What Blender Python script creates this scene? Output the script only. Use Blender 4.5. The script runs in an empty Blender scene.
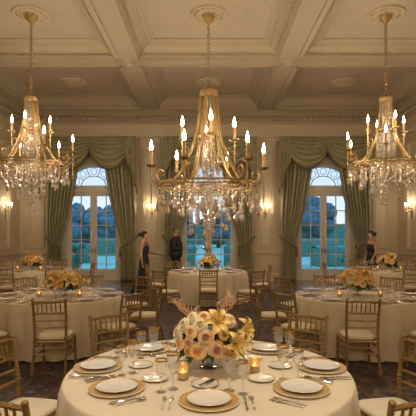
import bpy, math, random
from mathutils import Vector, Matrix
PI = math.pi
TAU = 2 * PI
S = bpy.context.scene
COL = S.collection
R = random.Random(7)

# ------------------------------------------------------------------ materials
def nodes_of(name):
    m = bpy.data.materials.new(name)
    m.use_nodes = True
    nt = m.node_tree
    return m, nt, nt.nodes['Principled BSDF']

def mat(name, col, rough=.5, metal=0., var=.12, scale=8., bump=0., bscale=60., sheen=0., spec=.5, alpha=1., coat=0., sub=0.):
    m, nt, b = nodes_of(name)
    tc = nt.nodes.new('ShaderNodeTexCoord')
    n = nt.nodes.new('ShaderNodeTexNoise')
    n.inputs['Scale'].default_value = scale
    n.inputs['Detail'].default_value = 4
    nt.links.new(tc.outputs['Object'], n.inputs['Vector'])
    r = nt.nodes.new('ShaderNodeValToRGB')
    a = [max(0, c * (1 - var)) for c in col]
    z = [min(1, c * (1 + var)) for c in col]
    r.color_ramp.elements[0].position = .3
    r.color_ramp.elements[1].position = .7
    r.color_ramp.elements[0].color = (*a, 1)
    r.color_ramp.elements[1].color = (*z, 1)
    nt.links.new(n.outputs['Fac'], r.inputs['Fac'])
    nt.links.new(r.outputs['Color'], b.inputs['Base Color'])
    b.inputs['Roughness'].default_value = rough
    b.inputs['Metallic'].default_value = metal
    b.inputs['Specular IOR Level'].default_value = spec
    b.inputs['Alpha'].default_value = alpha
    if sheen:
        b.inputs['Sheen Weight'].default_value = sheen
        b.inputs['Sheen Roughness'].default_value = .4
    if coat:
        b.inputs['Coat Weight'].default_value = coat
    if sub:
        b.inputs['Subsurface Weight'].default_value = sub
        b.inputs['Subsurface Radius'].default_value = (.02, .012, .006)
    if bump:
        n2 = nt.nodes.new('ShaderNodeTexNoise')
        n2.inputs['Scale'].default_value = bscale
        n2.inputs['Detail'].default_value = 3
        nt.links.new(tc.outputs['Object'], n2.inputs['Vector'])
        bp = nt.nodes.new('ShaderNodeBump')
        bp.inputs['Strength'].default_value = bump
        bp.inputs['Distance'].default_value = .01
        nt.links.new(n2.outputs['Fac'], bp.inputs['Height'])
        nt.links.new(bp.outputs['Normal'], b.inputs['Normal'])
    return m

def glass_mat(name, tint=(1, 1, 1), body=.08, bodycol=(.9, .9, .9), rough=.03, ior=1.5, extra=.05, fk=1.):
    """thin clear glass: see-through, mirror-like towards grazing angles, a little milky where it is cut"""
    m = bpy.data.materials.new(name)
    m.use_nodes = True
    nt = m.node_tree
    nt.nodes.clear()
    out = nt.nodes.new('ShaderNodeOutputMaterial')
    tr = nt.nodes.new('ShaderNodeBsdfTransparent')
    tr.inputs[0].default_value = (*tint, 1)
    gl = nt.nodes.new('ShaderNodeBsdfGlossy')
    gl.inputs['Roughness'].default_value = rough
    df = nt.nodes.new('ShaderNodeBsdfDiffuse')
    df.inputs[0].default_value = (*bodycol, 1)
    tl = nt.nodes.new('ShaderNodeBsdfTranslucent')
    tl.inputs[0].default_value = (*bodycol, 1)
    fr = nt.nodes.new('ShaderNodeFresnel')
    fr.inputs['IOR'].default_value = ior
    ad = nt.nodes.new('ShaderNodeMath')
    nt.links.new(fr.outputs[0], ad.inputs[0])
    ad.operation = 'MULTIPLY_ADD'; ad.inputs[1].default_value = fk; ad.inputs[2].default_value = extra
    m0 = nt.nodes.new('ShaderNodeMixShader')
    m0.inputs[0].default_value = .5
    nt.links.new(df.outputs[0], m0.inputs[1])
    nt.links.new(tl.outputs[0], m0.inputs[2])
    m1 = nt.nodes.new('ShaderNodeMixShader')
    m1.inputs[0].default_value = body
    nt.links.new(tr.outputs[0], m1.inputs[1])
    nt.links.new(m0.outputs[0], m1.inputs[2])
    m2 = nt.nodes.new('ShaderNodeMixShader')
    nt.links.new(ad.outputs[0], m2.inputs[0])
    nt.links.new(m1.outputs[0], m2.inputs[1])
    nt.links.new(gl.outputs[0], m2.inputs[2])
    nt.links.new(m2.outputs[0], out.inputs[0])
    return m

def emit_mat(name, col, strength):
    m, nt, b = nodes_of(name)
    b.inputs['Base Color'].default_value = (*col, 1)
    b.inputs['Emission Color'].default_value = (*col, 1)
    b.inputs['Emission Strength'].default_value = strength
    return m

M = {}
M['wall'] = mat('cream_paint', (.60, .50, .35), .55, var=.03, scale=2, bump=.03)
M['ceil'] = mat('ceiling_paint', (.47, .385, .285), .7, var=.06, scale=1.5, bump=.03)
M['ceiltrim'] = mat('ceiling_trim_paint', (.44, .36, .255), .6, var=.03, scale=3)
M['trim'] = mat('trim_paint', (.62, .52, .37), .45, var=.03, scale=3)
M['plaster'] = mat('plaster_ornament', (.52, .42, .28), .6, var=.05, scale=20, bump=.25, bscale=30)
M['white'] = mat('white_joinery', (.70, .66, .58), .35, var=.02)
M['gold'] = mat('gilt_chair_paint', (.31, .195, .068), .38, metal=.4, var=.18, scale=14)
M['brass'] = mat('antique_brass', (.40, .265, .11), .42, metal=.6, var=.15, scale=10)
M['cushion'] = mat('ivory_cushion', (.74, .62, .44), .8, var=.04, sheen=.2, bump=.1, bscale=200)
M['cloth'] = mat('champagne_linen', (.68, .565, .405), .62, var=.04, scale=5, sheen=.25, bump=.06, bscale=240)
M['olive'] = mat('olive_silk', (.34, .32, .19), .42, var=.14, scale=4, sheen=.35, bump=.06, bscale=120)
M['fringe'] = mat('bronze_fringe', (.15, .115, .055), .7, var=.3, scale=60, bump=.4, bscale=120)
M['candle'] = mat('gilt_candle_sleeve', (.52, .34, .15), .5, var=.05)
M['flame'] = emit_mat('flame_bulb_glow', (1, .80, .50), 26)
M['china'] = mat('white_china', (.76, .71, .61), .12, var=.02, coat=.3)
M['giltrim'] = mat('gilt_rim', (.66, .42, .12), .28, metal=.8, var=.12, scale=30)
M['giltchina'] = mat('gilt_china_band', (.62, .39, .13), .3, metal=.35, var=.15, scale=60)
M['silver'] = mat('polished_silver', (.66, .60, .52), .16, metal=1., var=.05)
M['dark'] = mat('black_handle', (.02, .018, .016), .35, var=.1)
M['glass'] = glass_mat('clear_crystal', body=.13, bodycol=(1, .97, .92), rough=.1, extra=.06, fk=.35)
M['bowlglass'] = glass_mat('bowl_glass', tint=(.93, .95, .9), body=.12, bodycol=(.8, .78, .68), extra=.04, fk=.5)
M['amber'] = glass_mat('amber_votive_glass', tint=(1, .9, .68), body=.25, bodycol=(1, .86, .62), extra=.03, fk=.4)
M['pane'] = glass_mat('window_glass', tint=(.97, .985, 1), body=0., extra=-.02)
M['wax'] = mat('wax', (.9, .75, .5), .5, var=.03, sub=.4)
M['cr_clear'] = glass_mat('cut_crystal_clear', tint=(1, .97, .93), body=.7, bodycol=(1, .94, .86), rough=.12, extra=.12)
M['cr_peach'] = glass_mat('cut_crystal_peach', tint=(1, .86, .7), body=.84, bodycol=(1, .80, .58), rough=.08, extra=.1)
M['cr_rose'] = glass_mat('cut_crystal_rose', tint=(1, .88, .84), body=.8, bodycol=(1, .85, .77), rough=.08, extra=.12)
for nm_, c1, c2 in (('orange', (.89, .53, .17), (.86, .44, .11)), ('peach', (.91, .65, .33), (.88, .54, .23)), ('cream', (.90, .79, .54), (.89, .72, .44)), ('mauve', (.84, .56, .35), (.70, .40, .26))):
    M['rose_' + nm_] = mat(nm_ + '_petals', c1, .6, var=.06, scale=30, sub=.1)
    M['heart_' + nm_] = mat(nm_ + '_rose_heart', c2, .6, var=.08, scale=30, sub=.1)
M['lily'] = mat('golden_lily_petals', (.94, .66, .22), .5, var=.14, scale=24, sub=.15)
M['stamen'] = mat('stamen', (.30, .12, .03), .6)
M['leaf'] = mat('dark_leaf', (.045, .075, .025), .5, var=.3, scale=20)
M['leaflight'] = mat('light_leaf', (.22, .27, .08), .5, var=.2, scale=20)
M['twig'] = mat('coral_twig', (.70, .42, .22), .55, var=.2, scale=30)
M['skin'] = mat('skin', (.56, .32, .2), .5, var=.05, sub=.1)
M['hair'] = mat('dark_hair', (.025, .015, .01), .45, var=.3, scale=60)
M['hairgrey'] = mat('grey_hair', (.10, .085, .075), .5, var=.3, scale=60)
M['black'] = mat('black_dress_cloth', (.012, .011, .012), .6, var=.2, sheen=.1)
M['suit'] = mat('charcoal_suit_cloth', (.018, .018, .022), .7, var=.2)
M['shirt'] = mat('white_shirt', (.75, .72, .68), .6)
M['lawn'] = mat('lawn_grass', (.26, .44, .25), .9, var=.3, scale=.6)
M['terrace'] = mat('terrace_stone', (.42, .42, .38), .8, var=.15, scale=2)
M['hedge'] = mat('clipped_hedge', (.07, .20, .12), .9, var=.4, scale=7, bump=.8, bscale=16)
M['tree'] = mat('tree_foliage', (.06, .14, .13), .9, var=.5, scale=2.5, bump=1., bscale=8)
M['bark'] = mat('bark', (.07, .05, .035), .9, var=.3)

def floor_mat():
    m, nt, b = nodes_of('oak_parquet')
    tc = nt.nodes.new('ShaderNodeTexCoord')
    br = nt.nodes.new('ShaderNodeTexBrick')
    br.inputs['Scale'].default_value = 1.
    br.inputs['Brick Width'].default_value = 1.1
    br.inputs['Row Height'].default_value = .12
    br.inputs['Mortar Size'].default_value = .003
    br.inputs['Color1'].default_value = (.17, .115, .085, 1)
    br.inputs['Color2'].default_value = (.13, .085, .06, 1)
    br.inputs['Mortar'].default_value = (.05, .03, .018, 1)
    nt.links.new(tc.outputs['Object'], br.inputs['Vector'])
    nt.links.new(br.outputs['Color'], b.inputs['Base Color'])
    b.inputs['Roughness'].default_value = .2
    b.inputs['Coat Weight'].default_value = .4
    b.inputs['Coat Roughness'].default_value = .12
    return m
M['floor'] = floor_mat()

def rug_mat():
    """woven oriental carpet: scattered florets on dark ground, with lengthwise border bands"""
    m, nt, b = nodes_of('oriental_rug')
    N, L = nt.nodes, nt.links
    tc = N.new('ShaderNodeTexCoord')
    def vor(scale, feat='F1'):
        v = N.new('ShaderNodeTexVoronoi')
        v.inputs['Scale'].default_value = scale
        L.new(tc.outputs['Object'], v.inputs['Vector'])
        return v
    def ramp(src, stops, const=True):
        r = N.new('ShaderNodeValToRGB')
        if const: r.color_ramp.interpolation = 'CONSTANT'
        el = r.color_ramp.elements
        while len(el) < len(stops): el.new(.5)
        for e, (p, c) in zip(el, stops):
            e.position = p; e.color = (*c, 1)
        L.new(src, r.inputs['Fac'])
        return r
    navy, wine, olive, tan, rust = (.022, .026, .05), (.085, .022, .022), (.075, .068, .032), (.27, .19, .11), (.16, .065, .032)
    v1, v2, v3 = vor(5.5), vor(11), vor(24)
    sep = N.new('ShaderNodeSeparateColor'); L.new(v2.outputs['Color'], sep.inputs[0])
    sep3 = N.new('ShaderNodeSeparateColor'); L.new(v3.outputs['Color'], sep3.inputs[0])
    base = ramp(sep.outputs[0], [(0, navy), (.3, wine), (.5, olive), (.68, navy), (.82, rust), (.93, tan)])
    fine = ramp(sep3.outputs[1], [(0, navy), (.35, olive), (.6, wine), (.78, rust), (.88, tan)])
    ring = ramp(v1.outputs['Distance'], [(0, (1, 1, 1)), (.035, (0, 0, 0)), (.06, (1, 1, 1)), (.09, (0, 0, 0))])
    mx = N.new('ShaderNodeMix'); mx.data_type = 'RGBA'; mx.inputs[0].default_value = .5
    L.new(base.outputs[0], mx.inputs[6]); L.new(fine.outputs[0], mx.inputs[7])
    mr = N.new('ShaderNodeMix'); mr.data_type = 'RGBA'
    L.new(ring.outputs[0], mr.inputs[0]); L.new(mx.outputs[2], mr.inputs[6]); mr.inputs[7].default_value = (.17, .10, .045, 1)
    sx = N.new('ShaderNodeSeparateXYZ'); L.new(tc.outputs['Object'], sx.inputs[0])
    ab = N.new('ShaderNodeMath'); ab.operation = 'ABSOLUTE'; L.new(sx.outputs[0], ab.inputs[0])
    dv = N.new('ShaderNodeMath'); dv.operation = 'DIVIDE'; L.new(ab.outputs[0], dv.inputs[0]); dv.inputs[1].default_value = 7.
    k = lambda x: x / 7.
    band = ramp(dv.outputs[0], [(0, (0, 0, 0)), (k(1.5), (1, 1, 1)), (k(1.53), (0, 0, 0)), (k(1.66), (1, 1, 1)), (k(1.69), (0, 0, 0)),
                                (k(2.05), (1, 1, 1)), (k(2.08), (0, 0, 0)), (k(2.22), (1, 1, 1)), (k(2.25), (0, 0, 0)), (k(4.6), (1, 1, 1)), (k(4.65), (0, 0, 0))])
    mb = N.new('ShaderNodeMix'); mb.data_type = 'RGBA'
    L.new(band.outputs[0], mb.inputs[0]); L.new(mr.outputs[2], mb.inputs[6]); mb.inputs[7].default_value = (.12, .075, .04, 1)
    L.new(mb.outputs[2], b.inputs['Base Color'])
    b.inputs['Roughness'].default_value = .6
    b.inputs['Specular IOR Level'].default_value = .3
    b.inputs['Sheen Weight'].default_value = .04
    return m
M['rug'] = rug_mat()

# ------------------------------------------------------------------ mesh building
class MB:
    def __init__(s): s.v = []; s.f = []; s.m = []; s.cur = 0
    def add(s, vs, fs):
        o = len(s.v); s.v += [tuple(p) for p in vs]
        for f in fs:
            s.f.append([i + o for i in f]); s.m.append(s.cur)
    def box(s, x0, x1, y0, y1, z0, z1):
        v = [(x, y, z) for z in (z0, z1) for y in (y0, y1) for x in (x0, x1)]
        s.add(v, [(0, 2, 3, 1), (4, 5, 7, 6), (0, 1, 5, 4), (2, 6, 7, 3), (0, 4, 6, 2), (1, 3, 7, 5)])
    def grid(s, fn, nu, nv, closeu=False, closev=False):
        """fn(i/nu, j/nv) -> point"""
        cu = nu if closeu else nu + 1
        cv = nv if closev else nv + 1
        vs = [fn(i / nu, j / nv) for j in range(cv) for i in range(cu)]
        fs = []
        for j in range(nv):
            for i in range(nu):
                a = i; b = (i + 1) % cu; c = j; d = (j + 1) % cv
                fs.append((c * cu + a, c * cu + b, d * cu + b, d * cu + a))
        s.add(vs, fs)
    def lathe(s, prof, n=16, c=(0, 0, 0), capb=True, capt=True):
        vs = []; fs = []
        for r, z in prof:
            for i in range(n):
                a = TAU * i / n
                vs.append((c[0] + r * math.cos(a), c[1] + r * math.sin(a), c[2] + z))
        for j in range(len(prof) - 1):
            for i in range(n):
                k = (i + 1) % n
                fs.append((j * n + i, j * n + k, (j + 1) * n + k, (j + 1) * n + i))
        if capb: fs.append(tuple(reversed(range(n))))
        if capt: fs.append(tuple((len(prof) - 1) * n + i for i in range(n)))
        s.add(vs, fs)
    def tube(s, pts, rad, n=8, cap=True):
        pts = [Vector(p) for p in pts]
        rr = rad if isinstance(rad, (list, tuple)) else [rad] * len(pts)
        T = []
        for i in range(len(pts)):
            a = pts[max(0, i - 1)]; b = pts[min(len(pts) - 1, i + 1)]
            T.append((b - a).normalized())
        ref = Vector((0, 0, 1)) if abs(T[0].z) < .9 else Vector((1, 0, 0))
        u = T[0].cross(ref).normalized()
        vs = []
        for i, p in enumerate(pts):
            u = (u - T[i] * u.dot(T[i])).normalized()
            w = T[i].cross(u)
            for k in range(n):
                a = TAU * k / n
                vs.append(p + (u * math.cos(a) + w * math.sin(a)) * rr[i])
        fs = []
        for j in range(len(pts) - 1):
            for k in range(n):
                q = (k + 1) % n
                fs.append((j * n + k, j * n + q, (j + 1) * n + q, (j + 1) * n + k))
        if cap:
            fs.append(tuple(reversed(range(n)))); fs.append(tuple((len(pts) - 1) * n + k for k in range(n)))
        s.add(vs, fs)
    def ellipsoid(s, c, r, nu=14, nv=9):
        def fn(u, v):
            a = TAU * u; b = PI * (v * .98 + .01) - PI / 2
            return (c[0] + r[0] * math.cos(b) * math.cos(a), c[1] + r[1] * math.cos(b) * math.sin(a), c[2] + r[2] * math.sin(b))
        s.grid(fn, nu, nv, closeu=True)
    def prism(s, poly, y0, y1):
        """polygon in XZ pushed from y0 to y1"""
        n = len(poly)
        vs = [(x, y0, z) for x, z in poly] + [(x, y1, z) for x, z in poly]
        fs = [tuple(range(n)), tuple(reversed(range(n, 2 * n)))]
        fs += [(i, i + n, (i + 1) % n + n, (i + 1) % n) for i in range(n)]
        s.add(vs, fs)
    def mesh(s, name, mats, smooth=True, ang=40):
        me = bpy.data.meshes.new(name)
        me.from_pydata(s.v, [], s.f)
        for x in (mats if isinstance(mats, (list, tuple)) else [mats]): me.materials.append(x)
        for p, k in zip(me.polygons, s.m): p.material_index = k
        import bmesh
        bm = bmesh.new(); bm.from_mesh(me)
        bmesh.ops.recalc_face_normals(bm, faces=bm.faces)
        bm.to_mesh(me); bm.free()
        me.polygons.foreach_set('use_smooth', [smooth] * len(me.polygons))
        if smooth: me.set_sharp_from_angle(angle=math.radians(ang))
        return me
    def build(s, name, mats, parent=None, loc=(0, 0, 0), smooth=True, ang=40):
        return link(name, s.mesh(name, mats, smooth, ang), parent, loc)

def link(name, data, parent=None, loc=(0, 0, 0), rot=(0, 0, 0)):
    o = bpy.data.objects.new(name, data)
    COL.objects.link(o)
    o.parent = parent
    o.location = loc; o.rotation_euler = rot
    return o
def tag(o, label, cat, group=None):
    o['label'] = label; o['category'] = cat
    if group: o['group'] = group
    return o
def struct(o): o['kind'] = 'structure'; return o
def thing(name, label, cat, loc=(0, 0, 0), rz=0., group=None):
    o = link(name, None, None, loc, (0, 0, rz))
    o.empty_display_size = .1
    return tag(o, label, cat, group)
def copy_tree(o, kids, parent=None):
    c = o.copy(); COL.objects.link(c); c.parent = parent
    for ch in kids.get(o.name, []): copy_tree(ch, kids, c)
    return c
def kids_map(o):
    k = {}
    def rec(x):
        k[x.name] = list(x.children)
        for ch in x.children: rec(ch)
    rec(o); return k
def smoothstep(t): t = max(0., min(1., t)); return t * t * (3 - 2 * t)
def catmull(pts, n=6):
    P = [Vector(p) for p in pts]; P = [P[0] * 2 - P[1]] + P + [P[-1] * 2 - P[-2]]
    out = []
    for i in range(1, len(P) - 2):
        for k in range(n):
            t = k / n
            out.append(.5 * ((2 * P[i]) + (P[i + 1] - P[i - 1]) * t + (2 * P[i - 1] - 5 * P[i] + 4 * P[i + 1] - P[i + 2]) * t * t + (3 * P[i] - P[i - 1] - 3 * P[i + 1] + P[i + 2]) * t ** 3))
    out.append(P[-2]); return out

# ------------------------------------------------------------------ camera
CAMZ = 1.72
cam = bpy.data.cameras.new('camera')
cam.sensor_width = 36; cam.lens = 440 / 416 * 36
cam.shift_y = 26 / 416; cam.shift_x = -.5 / 416
cam.clip_end = 400
co = link('camera', cam, None, (0, 0, CAMZ), (PI / 2, 0, 0))
S.camera = co

# ------------------------------------------------------------------ room
WX, YB, YF = 7.0, 16.3, -4.0
ZS, ZC = 6.2, 6.52            # beam soffit, coffer panel
WIN = (-4.28, 0., 4.28)       # door centres
OW, OH, AH = 1.0, 3.5, .80    # half width, spring height, arch rise

b = MB(); b.box(-WX - .3, WX + .3, YF - .3, YB + .3, -.12, 0)
struct(b.build('floor', M['floor'], smooth=False))
b = MB(); b.box(-6.3, 6.3, -2.5, 13.7, 0, .012)
tag(b.build('oriental_rug', M['rug'], smooth=False), 'dark navy and wine red oriental rug laid under all the dining tables', 'rug')

b = MB()
b.box(-WX - .3, -WX, YF - .3, YB + .3, 0, ZC + .2); struct(b.build('wall_left', M['wall'], smooth=False))
b = MB(); b.box(WX, WX + .3, YF - .3, YB + .3, 0, ZC + .2); struct(b.build('wall_right', M['wall'], smooth=False))
b = MB(); b.box(-WX, WX, YF - .3, YF, 0, ZC + .2); struct(b.build('wall_front', M['wall'], smooth=False))
b = MB()
edges = [-WX] + [x for c in WIN for x in (c - OW, c + OW)] + [WX]
for i in range(0, 8, 2): b.box(edges[i], edges[i + 1], YB, YB + .3, 0, ZC + .2)
for c in WIN:
    poly = [(c - OW, ZC + .2), (c - OW, OH)]
    for k in range(1, 25):
        a = PI - PI * k / 25
        poly.append((c + OW * math.cos(a), OH + AH * math.sin(a)))
    poly += [(c + OW, OH), (c + OW, ZC + .2)]
    b.prism(poly, YB, YB + .3)
struct(b.build('wall_back', M['wall'], smooth=False))

# ceiling with coffers
bx_ = [(-6.32, -2.4), (-1.75, 1.75), (2.4, 6.32)]
by_ = [(-1.9, 2.1), (2.65, 6.65), (7.2, 11.2), (11.75, 15.65)]
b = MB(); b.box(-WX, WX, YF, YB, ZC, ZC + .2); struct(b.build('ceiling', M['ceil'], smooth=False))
b = MB()
xs = [-WX] + [x for p in bx_ for x in p] + [WX]
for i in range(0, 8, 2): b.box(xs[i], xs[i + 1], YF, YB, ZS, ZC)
ys = [YF] + [y for p in by_ for y in p] + [YB]
for x0, x1 in bx_:
    for i in range(0, 10, 2): b.box(x0, x1, ys[i], ys[i + 1], ZS, ZC)
# raised fillets along the beam soffits
def fil(x0, x1, y0, y1): b.box(x0, x1, y0, y1, ZS - .035, ZS)
for i in (2, 4):
    for j in range(4):
        y0, y1 = by_[j]
        fil(xs[i] + .03, xs[i] + .13, y0 - .1, y1 + .1); fil(xs[i + 1] - .13, xs[i + 1] - .03, y0 - .1, y1 + .1)
for j in range(0, 10, 2):
    for x0, x1 in bx_:
        if j in (2, 4, 6):
            fil(x0 - .1, x1 + .1, ys[j] + .03, ys[j] + .11); fil(x0 - .1, x1 + .1, ys[j + 1] - .11, ys[j + 1] - .03)
        elif j == 8: fil(x0 - .1, x1 + .1, ys[j] + .03, ys[j] + .11)
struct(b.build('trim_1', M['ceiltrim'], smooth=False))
PROF = [(.004, ZS + .001), (.004, ZS + .03), (.03, ZS + .035), (.03, ZS + .09), (.075, ZS + .095), (.085, ZS + .13), (.13, ZS + .15), (.18, ZS + .19), (.2, ZS + .22), (.23, ZS + .225), (.25, ZS + .26), (.33, ZS + .275), (.36, ZS + .30), (.42, ZS + .302), (.42, ZC)]
n = 2
for x0, x1 in bx_:
    for y0, y1 in by_[1:]:
        b = MB()
        vs = []
        for d, z in PROF:
            vs += [(x0 + d, y0 + d, z), (x1 - d, y0 + d, z), (x1 - d, y1 - d, z), (x0 + d, y1 - d, z)]
        fs = [(j * 4 + i, j * 4 + (i + 1) % 4, j * 4 + 4 + (i + 1) % 4, j * 4 + 4 + i) for j in range(len(PROF) - 1) for i in range(4)]
        b.add(vs, fs)
        # dentil course
        p = .085
        k = int((x1 - x0 - .12) / p)
        for i in range(k):
            xx = x0 + .06 + p * i
            b.box(xx, xx + .05, y1 - .075, y1 - .03, ZS + .04, ZS + .088)
        k = int((y1 - y0 - .12) / p)
        for i in range(k):
            yy = y0 + .06 + p * i
            for xa, xb in ((x0 + .03, x0 + .075), (x1 - .075, x1 - .03)):
                b.box(xa, xb, yy, yy + .05, ZS + .04, ZS + .088)
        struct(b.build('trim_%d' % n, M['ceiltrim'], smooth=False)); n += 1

# wall cornice: bed mould, egg band, frieze fillet, picture rail (swept round three walls)
def sweep3(prof, name, material):
    """profile (depth from wall, z) along left, back and right walls"""
    b = MB()
    vs = []
    for d, z in prof:
        vs += [(-WX + d, YF, z), (-WX + d, YB - d, z), (WX - d, YB - d, z), (WX - d, YF, z)]
    b.add(vs, [(j * 4 + i, j * 4 + i + 1, j * 4 + 5 + i, j * 4 + 4 + i) for j in range(len(prof) - 1) for i in range(3)])
    return b
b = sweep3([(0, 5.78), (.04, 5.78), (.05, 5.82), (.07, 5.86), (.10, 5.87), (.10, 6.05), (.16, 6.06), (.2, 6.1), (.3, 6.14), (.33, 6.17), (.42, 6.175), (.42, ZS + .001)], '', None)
p = .24
for i in range(int(2 * (WX - .2) / p)):
    x = -WX + .22 + p * i
    b.ellipsoid((x, YB - .12, 5.965), (.095, .07, .075), 10, 6)
    b.box(x + .1, x + .14, YB - .15, YB - .1, 5.89, 6.04)
for i in range(int((YB - 6) / p)):
    y = 6 + p * i
    for sx in (-1, 1):
        b.ellipsoid((sx * (WX - .12), y, 5.965), (.07, .095, .075), 10, 6)
struct(b.build('trim_%d' % n, M['ceiltrim'], ang=30)); n += 1
b = sweep3([(0, 5.24), (.03, 5.24), (.04, 5.28), (.08, 5.30), (.09, 5.34), (.05, 5.36), (.05, 5.42), (.0, 5.43)], '', None)
struct(b.build('trim_%d' % n, M['trim'], ang=20)); n += 1

def frame(b, u0, u1, z0, z1, put, w=.055, d=.03):
    """moulding frame on a wall; put(u, depth, z) -> point"""
    loops = [(0, 0), (.008, d), (w * .45, d * .6), (w * .8, d * .75), (w, 0)]
    vs = []
    for i, h in loops:
        vs += [put(u0 + i, h, z0 + i), put(u1 - i, h, z0 + i), put(u1 - i, h, z1 - i), put(u0 + i, h, z1 - i)]
    b.add(vs, [(j * 4 + i, j * 4 + (i + 1) % 4, j * 4 + 4 + (i + 1) % 4, j * 4 + 4 + i) for j in range(len(loops) - 1) for i in range(4)])
bw = lambda u, d, z: (u, YB - d, z)
lw = lambda u, d, z: (-WX + d, u, z)
rw = lambda u, d, z: (WX - d, u, z)
def rail(b, u0, u1, put, z, prof):
    vs = []
    for d, h in prof: vs += [put(u0, d, z + h), put(u1, d, z + h)]
    b.add(vs, [(2 * j, 2 * j + 1, 2 * j + 3, 2 * j + 2) for j in range(len(prof) - 1)])
CR = [(0, -.06), (.02, -.055), (.03, -.02), (.06, 0), (.06, .025), (.0, .03)]
BASE = [(0, .27), (.02, .26), (.035, .22), (.035, .04), (.05, .02), (.05, 0)]
# piers between the doors, with a shallow pilaster and its cap
piers = [(-WX, WIN[0] - OW), (WIN[0] + OW, WIN[1] - OW), (WIN[1] + OW, WIN[2] - OW), (WIN[2] + OW, WX)]
for (x0, x1) in piers:
    b = MB()
    if x0 == -WX: a0, a1 = -6.75, -5.95
    elif x1 == WX: a0, a1 = 5.95, 6.75
    else: c = (x0 + x1) / 2; a0, a1 = c - .36, c + .36
    b.box(a0, a1, YB - .05, YB, .27, 5.2)
    b.box(a0 - .05, a1 + .05, YB - .09, YB, 5.0, 5.06); b.box(a0 - .09, a1 + .09, YB - .13, YB, 5.12, 5.24); b.box(a0 - .03, a1 + .03, YB - .1, YB, 5.06, 5.12)
    q = lambda u, d, z: (u, YB - .05 - d, z)
    frame(b, a0 + .10, a1 - .10, 1.2, 4.85, q, .06, .05)
    frame(b, a0 + .19, a1 - .19, 1.32, 4.7, q, .03, .02)
    frame(b, a0 + .10, a1 - .10, .36, .88, q, .05, .03)
    rail(b, x0, x1, lambda u, d, z: (u, YB - .05 - d, z), 1.0, CR)
    struct(b.build('trim_%d' % n, M['trim'], smooth=False)); n += 1
    b = MB(); rail(b, x0, x1, q, 0, BASE)
    struct(b.build('baseboard_back' if x0 == -WX else 'baseboard_back', M['trim'], smooth=False))
for put, nm in ((lw, 'left'), (rw, 'right')):
    b = MB()
    for u in (15.0, 13.2, 11.0, 8.8, 6.6, 4.4):
        h = .42 if u == 15.0 else .85
        frame(b, u - h, u + h, 1.2, 4.9, put, .08, .055); frame(b, u - h + .12, u + h - .12, 1.34, 4.76, put, .03, .02)
        frame(b, u - h, u + h, .36, .88, put, .05, .03)
    rail(b, YF, YB, put, 1.0, CR)
    struct(b.build('trim_%d' % n, M['trim'], smooth=False)); n += 1
    b = MB(); rail(b, YF, YB, put, 0, BASE); struct(b.build('baseboard_' + nm, M['trim'], smooth=False))

# french doors with fanlights
for di, c in enumerate(WIN):
    root = link('door_%d' % (di + 1), None, None, (c, YB + .1, 0)); struct(root)
    b = MB()
    f = .07
    b.box(-OW, -OW + f, -.1, .14, 0, OH); b.box(OW - f, OW, -.1, .14, 0, OH)
    b.box(-OW, OW, -.08, .12, 3.27, 3.52)
    b.box(-OW, OW, -.08, .2, 0, .03)
    # arch rim, inner fan and spokes
    def arcpts(rx, rz, y, k0=0, k1=28): return [(rx * math.cos(PI * k / 28), y, OH + rz * math.sin(PI * k / 28)) for k in range(k0, k1 + 1)]
    o1 = arcpts(OW, AH, -.08); o2 = arcpts(OW - .09, AH - .09, -.08); o3 = arcpts(OW, AH, .12); o4 = arcpts(OW - .09, AH - .09, .12)
    vs = o1 + o2 + o4 + o3; N = 29
    b.add(vs, [(r * N + i, r * N + i + 1, ((r + 1) % 4) * N + i + 1, ((r + 1) % 4) * N + i) for r in range(4) for i in range(28)])
    b.tube(arcpts(.46, .38, .02), .018, 6)
    b.tube([(.46 * math.cos(a), .02, OH + .38 * math.sin(a)) for a in (0, .01)], .018, 6)
    for a in (36, 72, 108, 144):
        a = math.radians(a)
        b.tube([(.46 * math.cos(a), .02, OH + .38 * math.sin(a)), ((OW - .05) * math.cos(a), .02, OH + (AH - .05) * math.sin(a))], .016, 6)
    for a0 in range(5):   # small loops between the spokes
        m0 = math.radians(18 + 36 * a0)
        cx_, cz_ = .68 * math.cos(m0), OH + .56 * math.sin(m0)
        b.tube([(cx_ + .12 * math.cos(t * TAU / 16), .02, cz_ + .12 * math.sin(t * TAU / 16)) for t in range(17)], .011, 5)
    b.build('door_frame', M['white'], root, smooth=False)
    b = MB(); b.prism([(-OW + .05, OH)] + [((OW - .05) * math.cos(PI - PI * k / 24), OH + (AH - .05) * math.sin(PI - PI * k / 24)) for k in range(25)], .03, .036)
    b.build('fanlight_glass', M['pane'], root, smooth=False)
    for s in (-1, 1):
        b = MB()
        xa, xb = (.006, OW - f) if s > 0 else (-OW + f, -.006)
        st = .115
        b.box(xa, xa + st, -.02, .05, .03, 3.27); b.box(xb - st, xb, -.02, .05, .03, 3.27)
        b.box(xa + st - .004, xb - st + .004, -.018, .048, .032, .42); b.box(xa + st - .004, xb - st + .004, -.018, .048, 3.13, 3.268)
        q = lambda u, d, z: (u, -.02 - d, z)
        frame(b, xa + st, xb - st, .12, .35, q, .03, .015)
        for k in range(1, 5):
            z = .42 + (3.13 - .42) * k / 5
            b.box(xa + st - .003, xb - st + .003, -.005, .035, z - .016, z + .016)
        xm = (xa + xb) / 2
        b.box(xm - .016, xm + .016, -.008, .038, .41, 3.14)
        leaf = b.build('door_leaf', M['white'], root, smooth=False)
        b = MB(); b.box(xa + st, xb - st, .012, .018, .42, 3.13); b.build('glass', M['pane'], leaf, smooth=False)
        b = MB()
        hx = xa + .055 if s > 0 else xb - .055
        b.box(hx - .02, hx + .02, -.03, -.02, 1.0, 1.2)
        b.tube([(hx, -.02, 1.1), (hx, -.07, 1.1)], .012); b.ellipsoid((hx, -.09, 1.1), (.032, .03, .032), 10, 7)
        b.build('door_handle', M['brass'], leaf)

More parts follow.
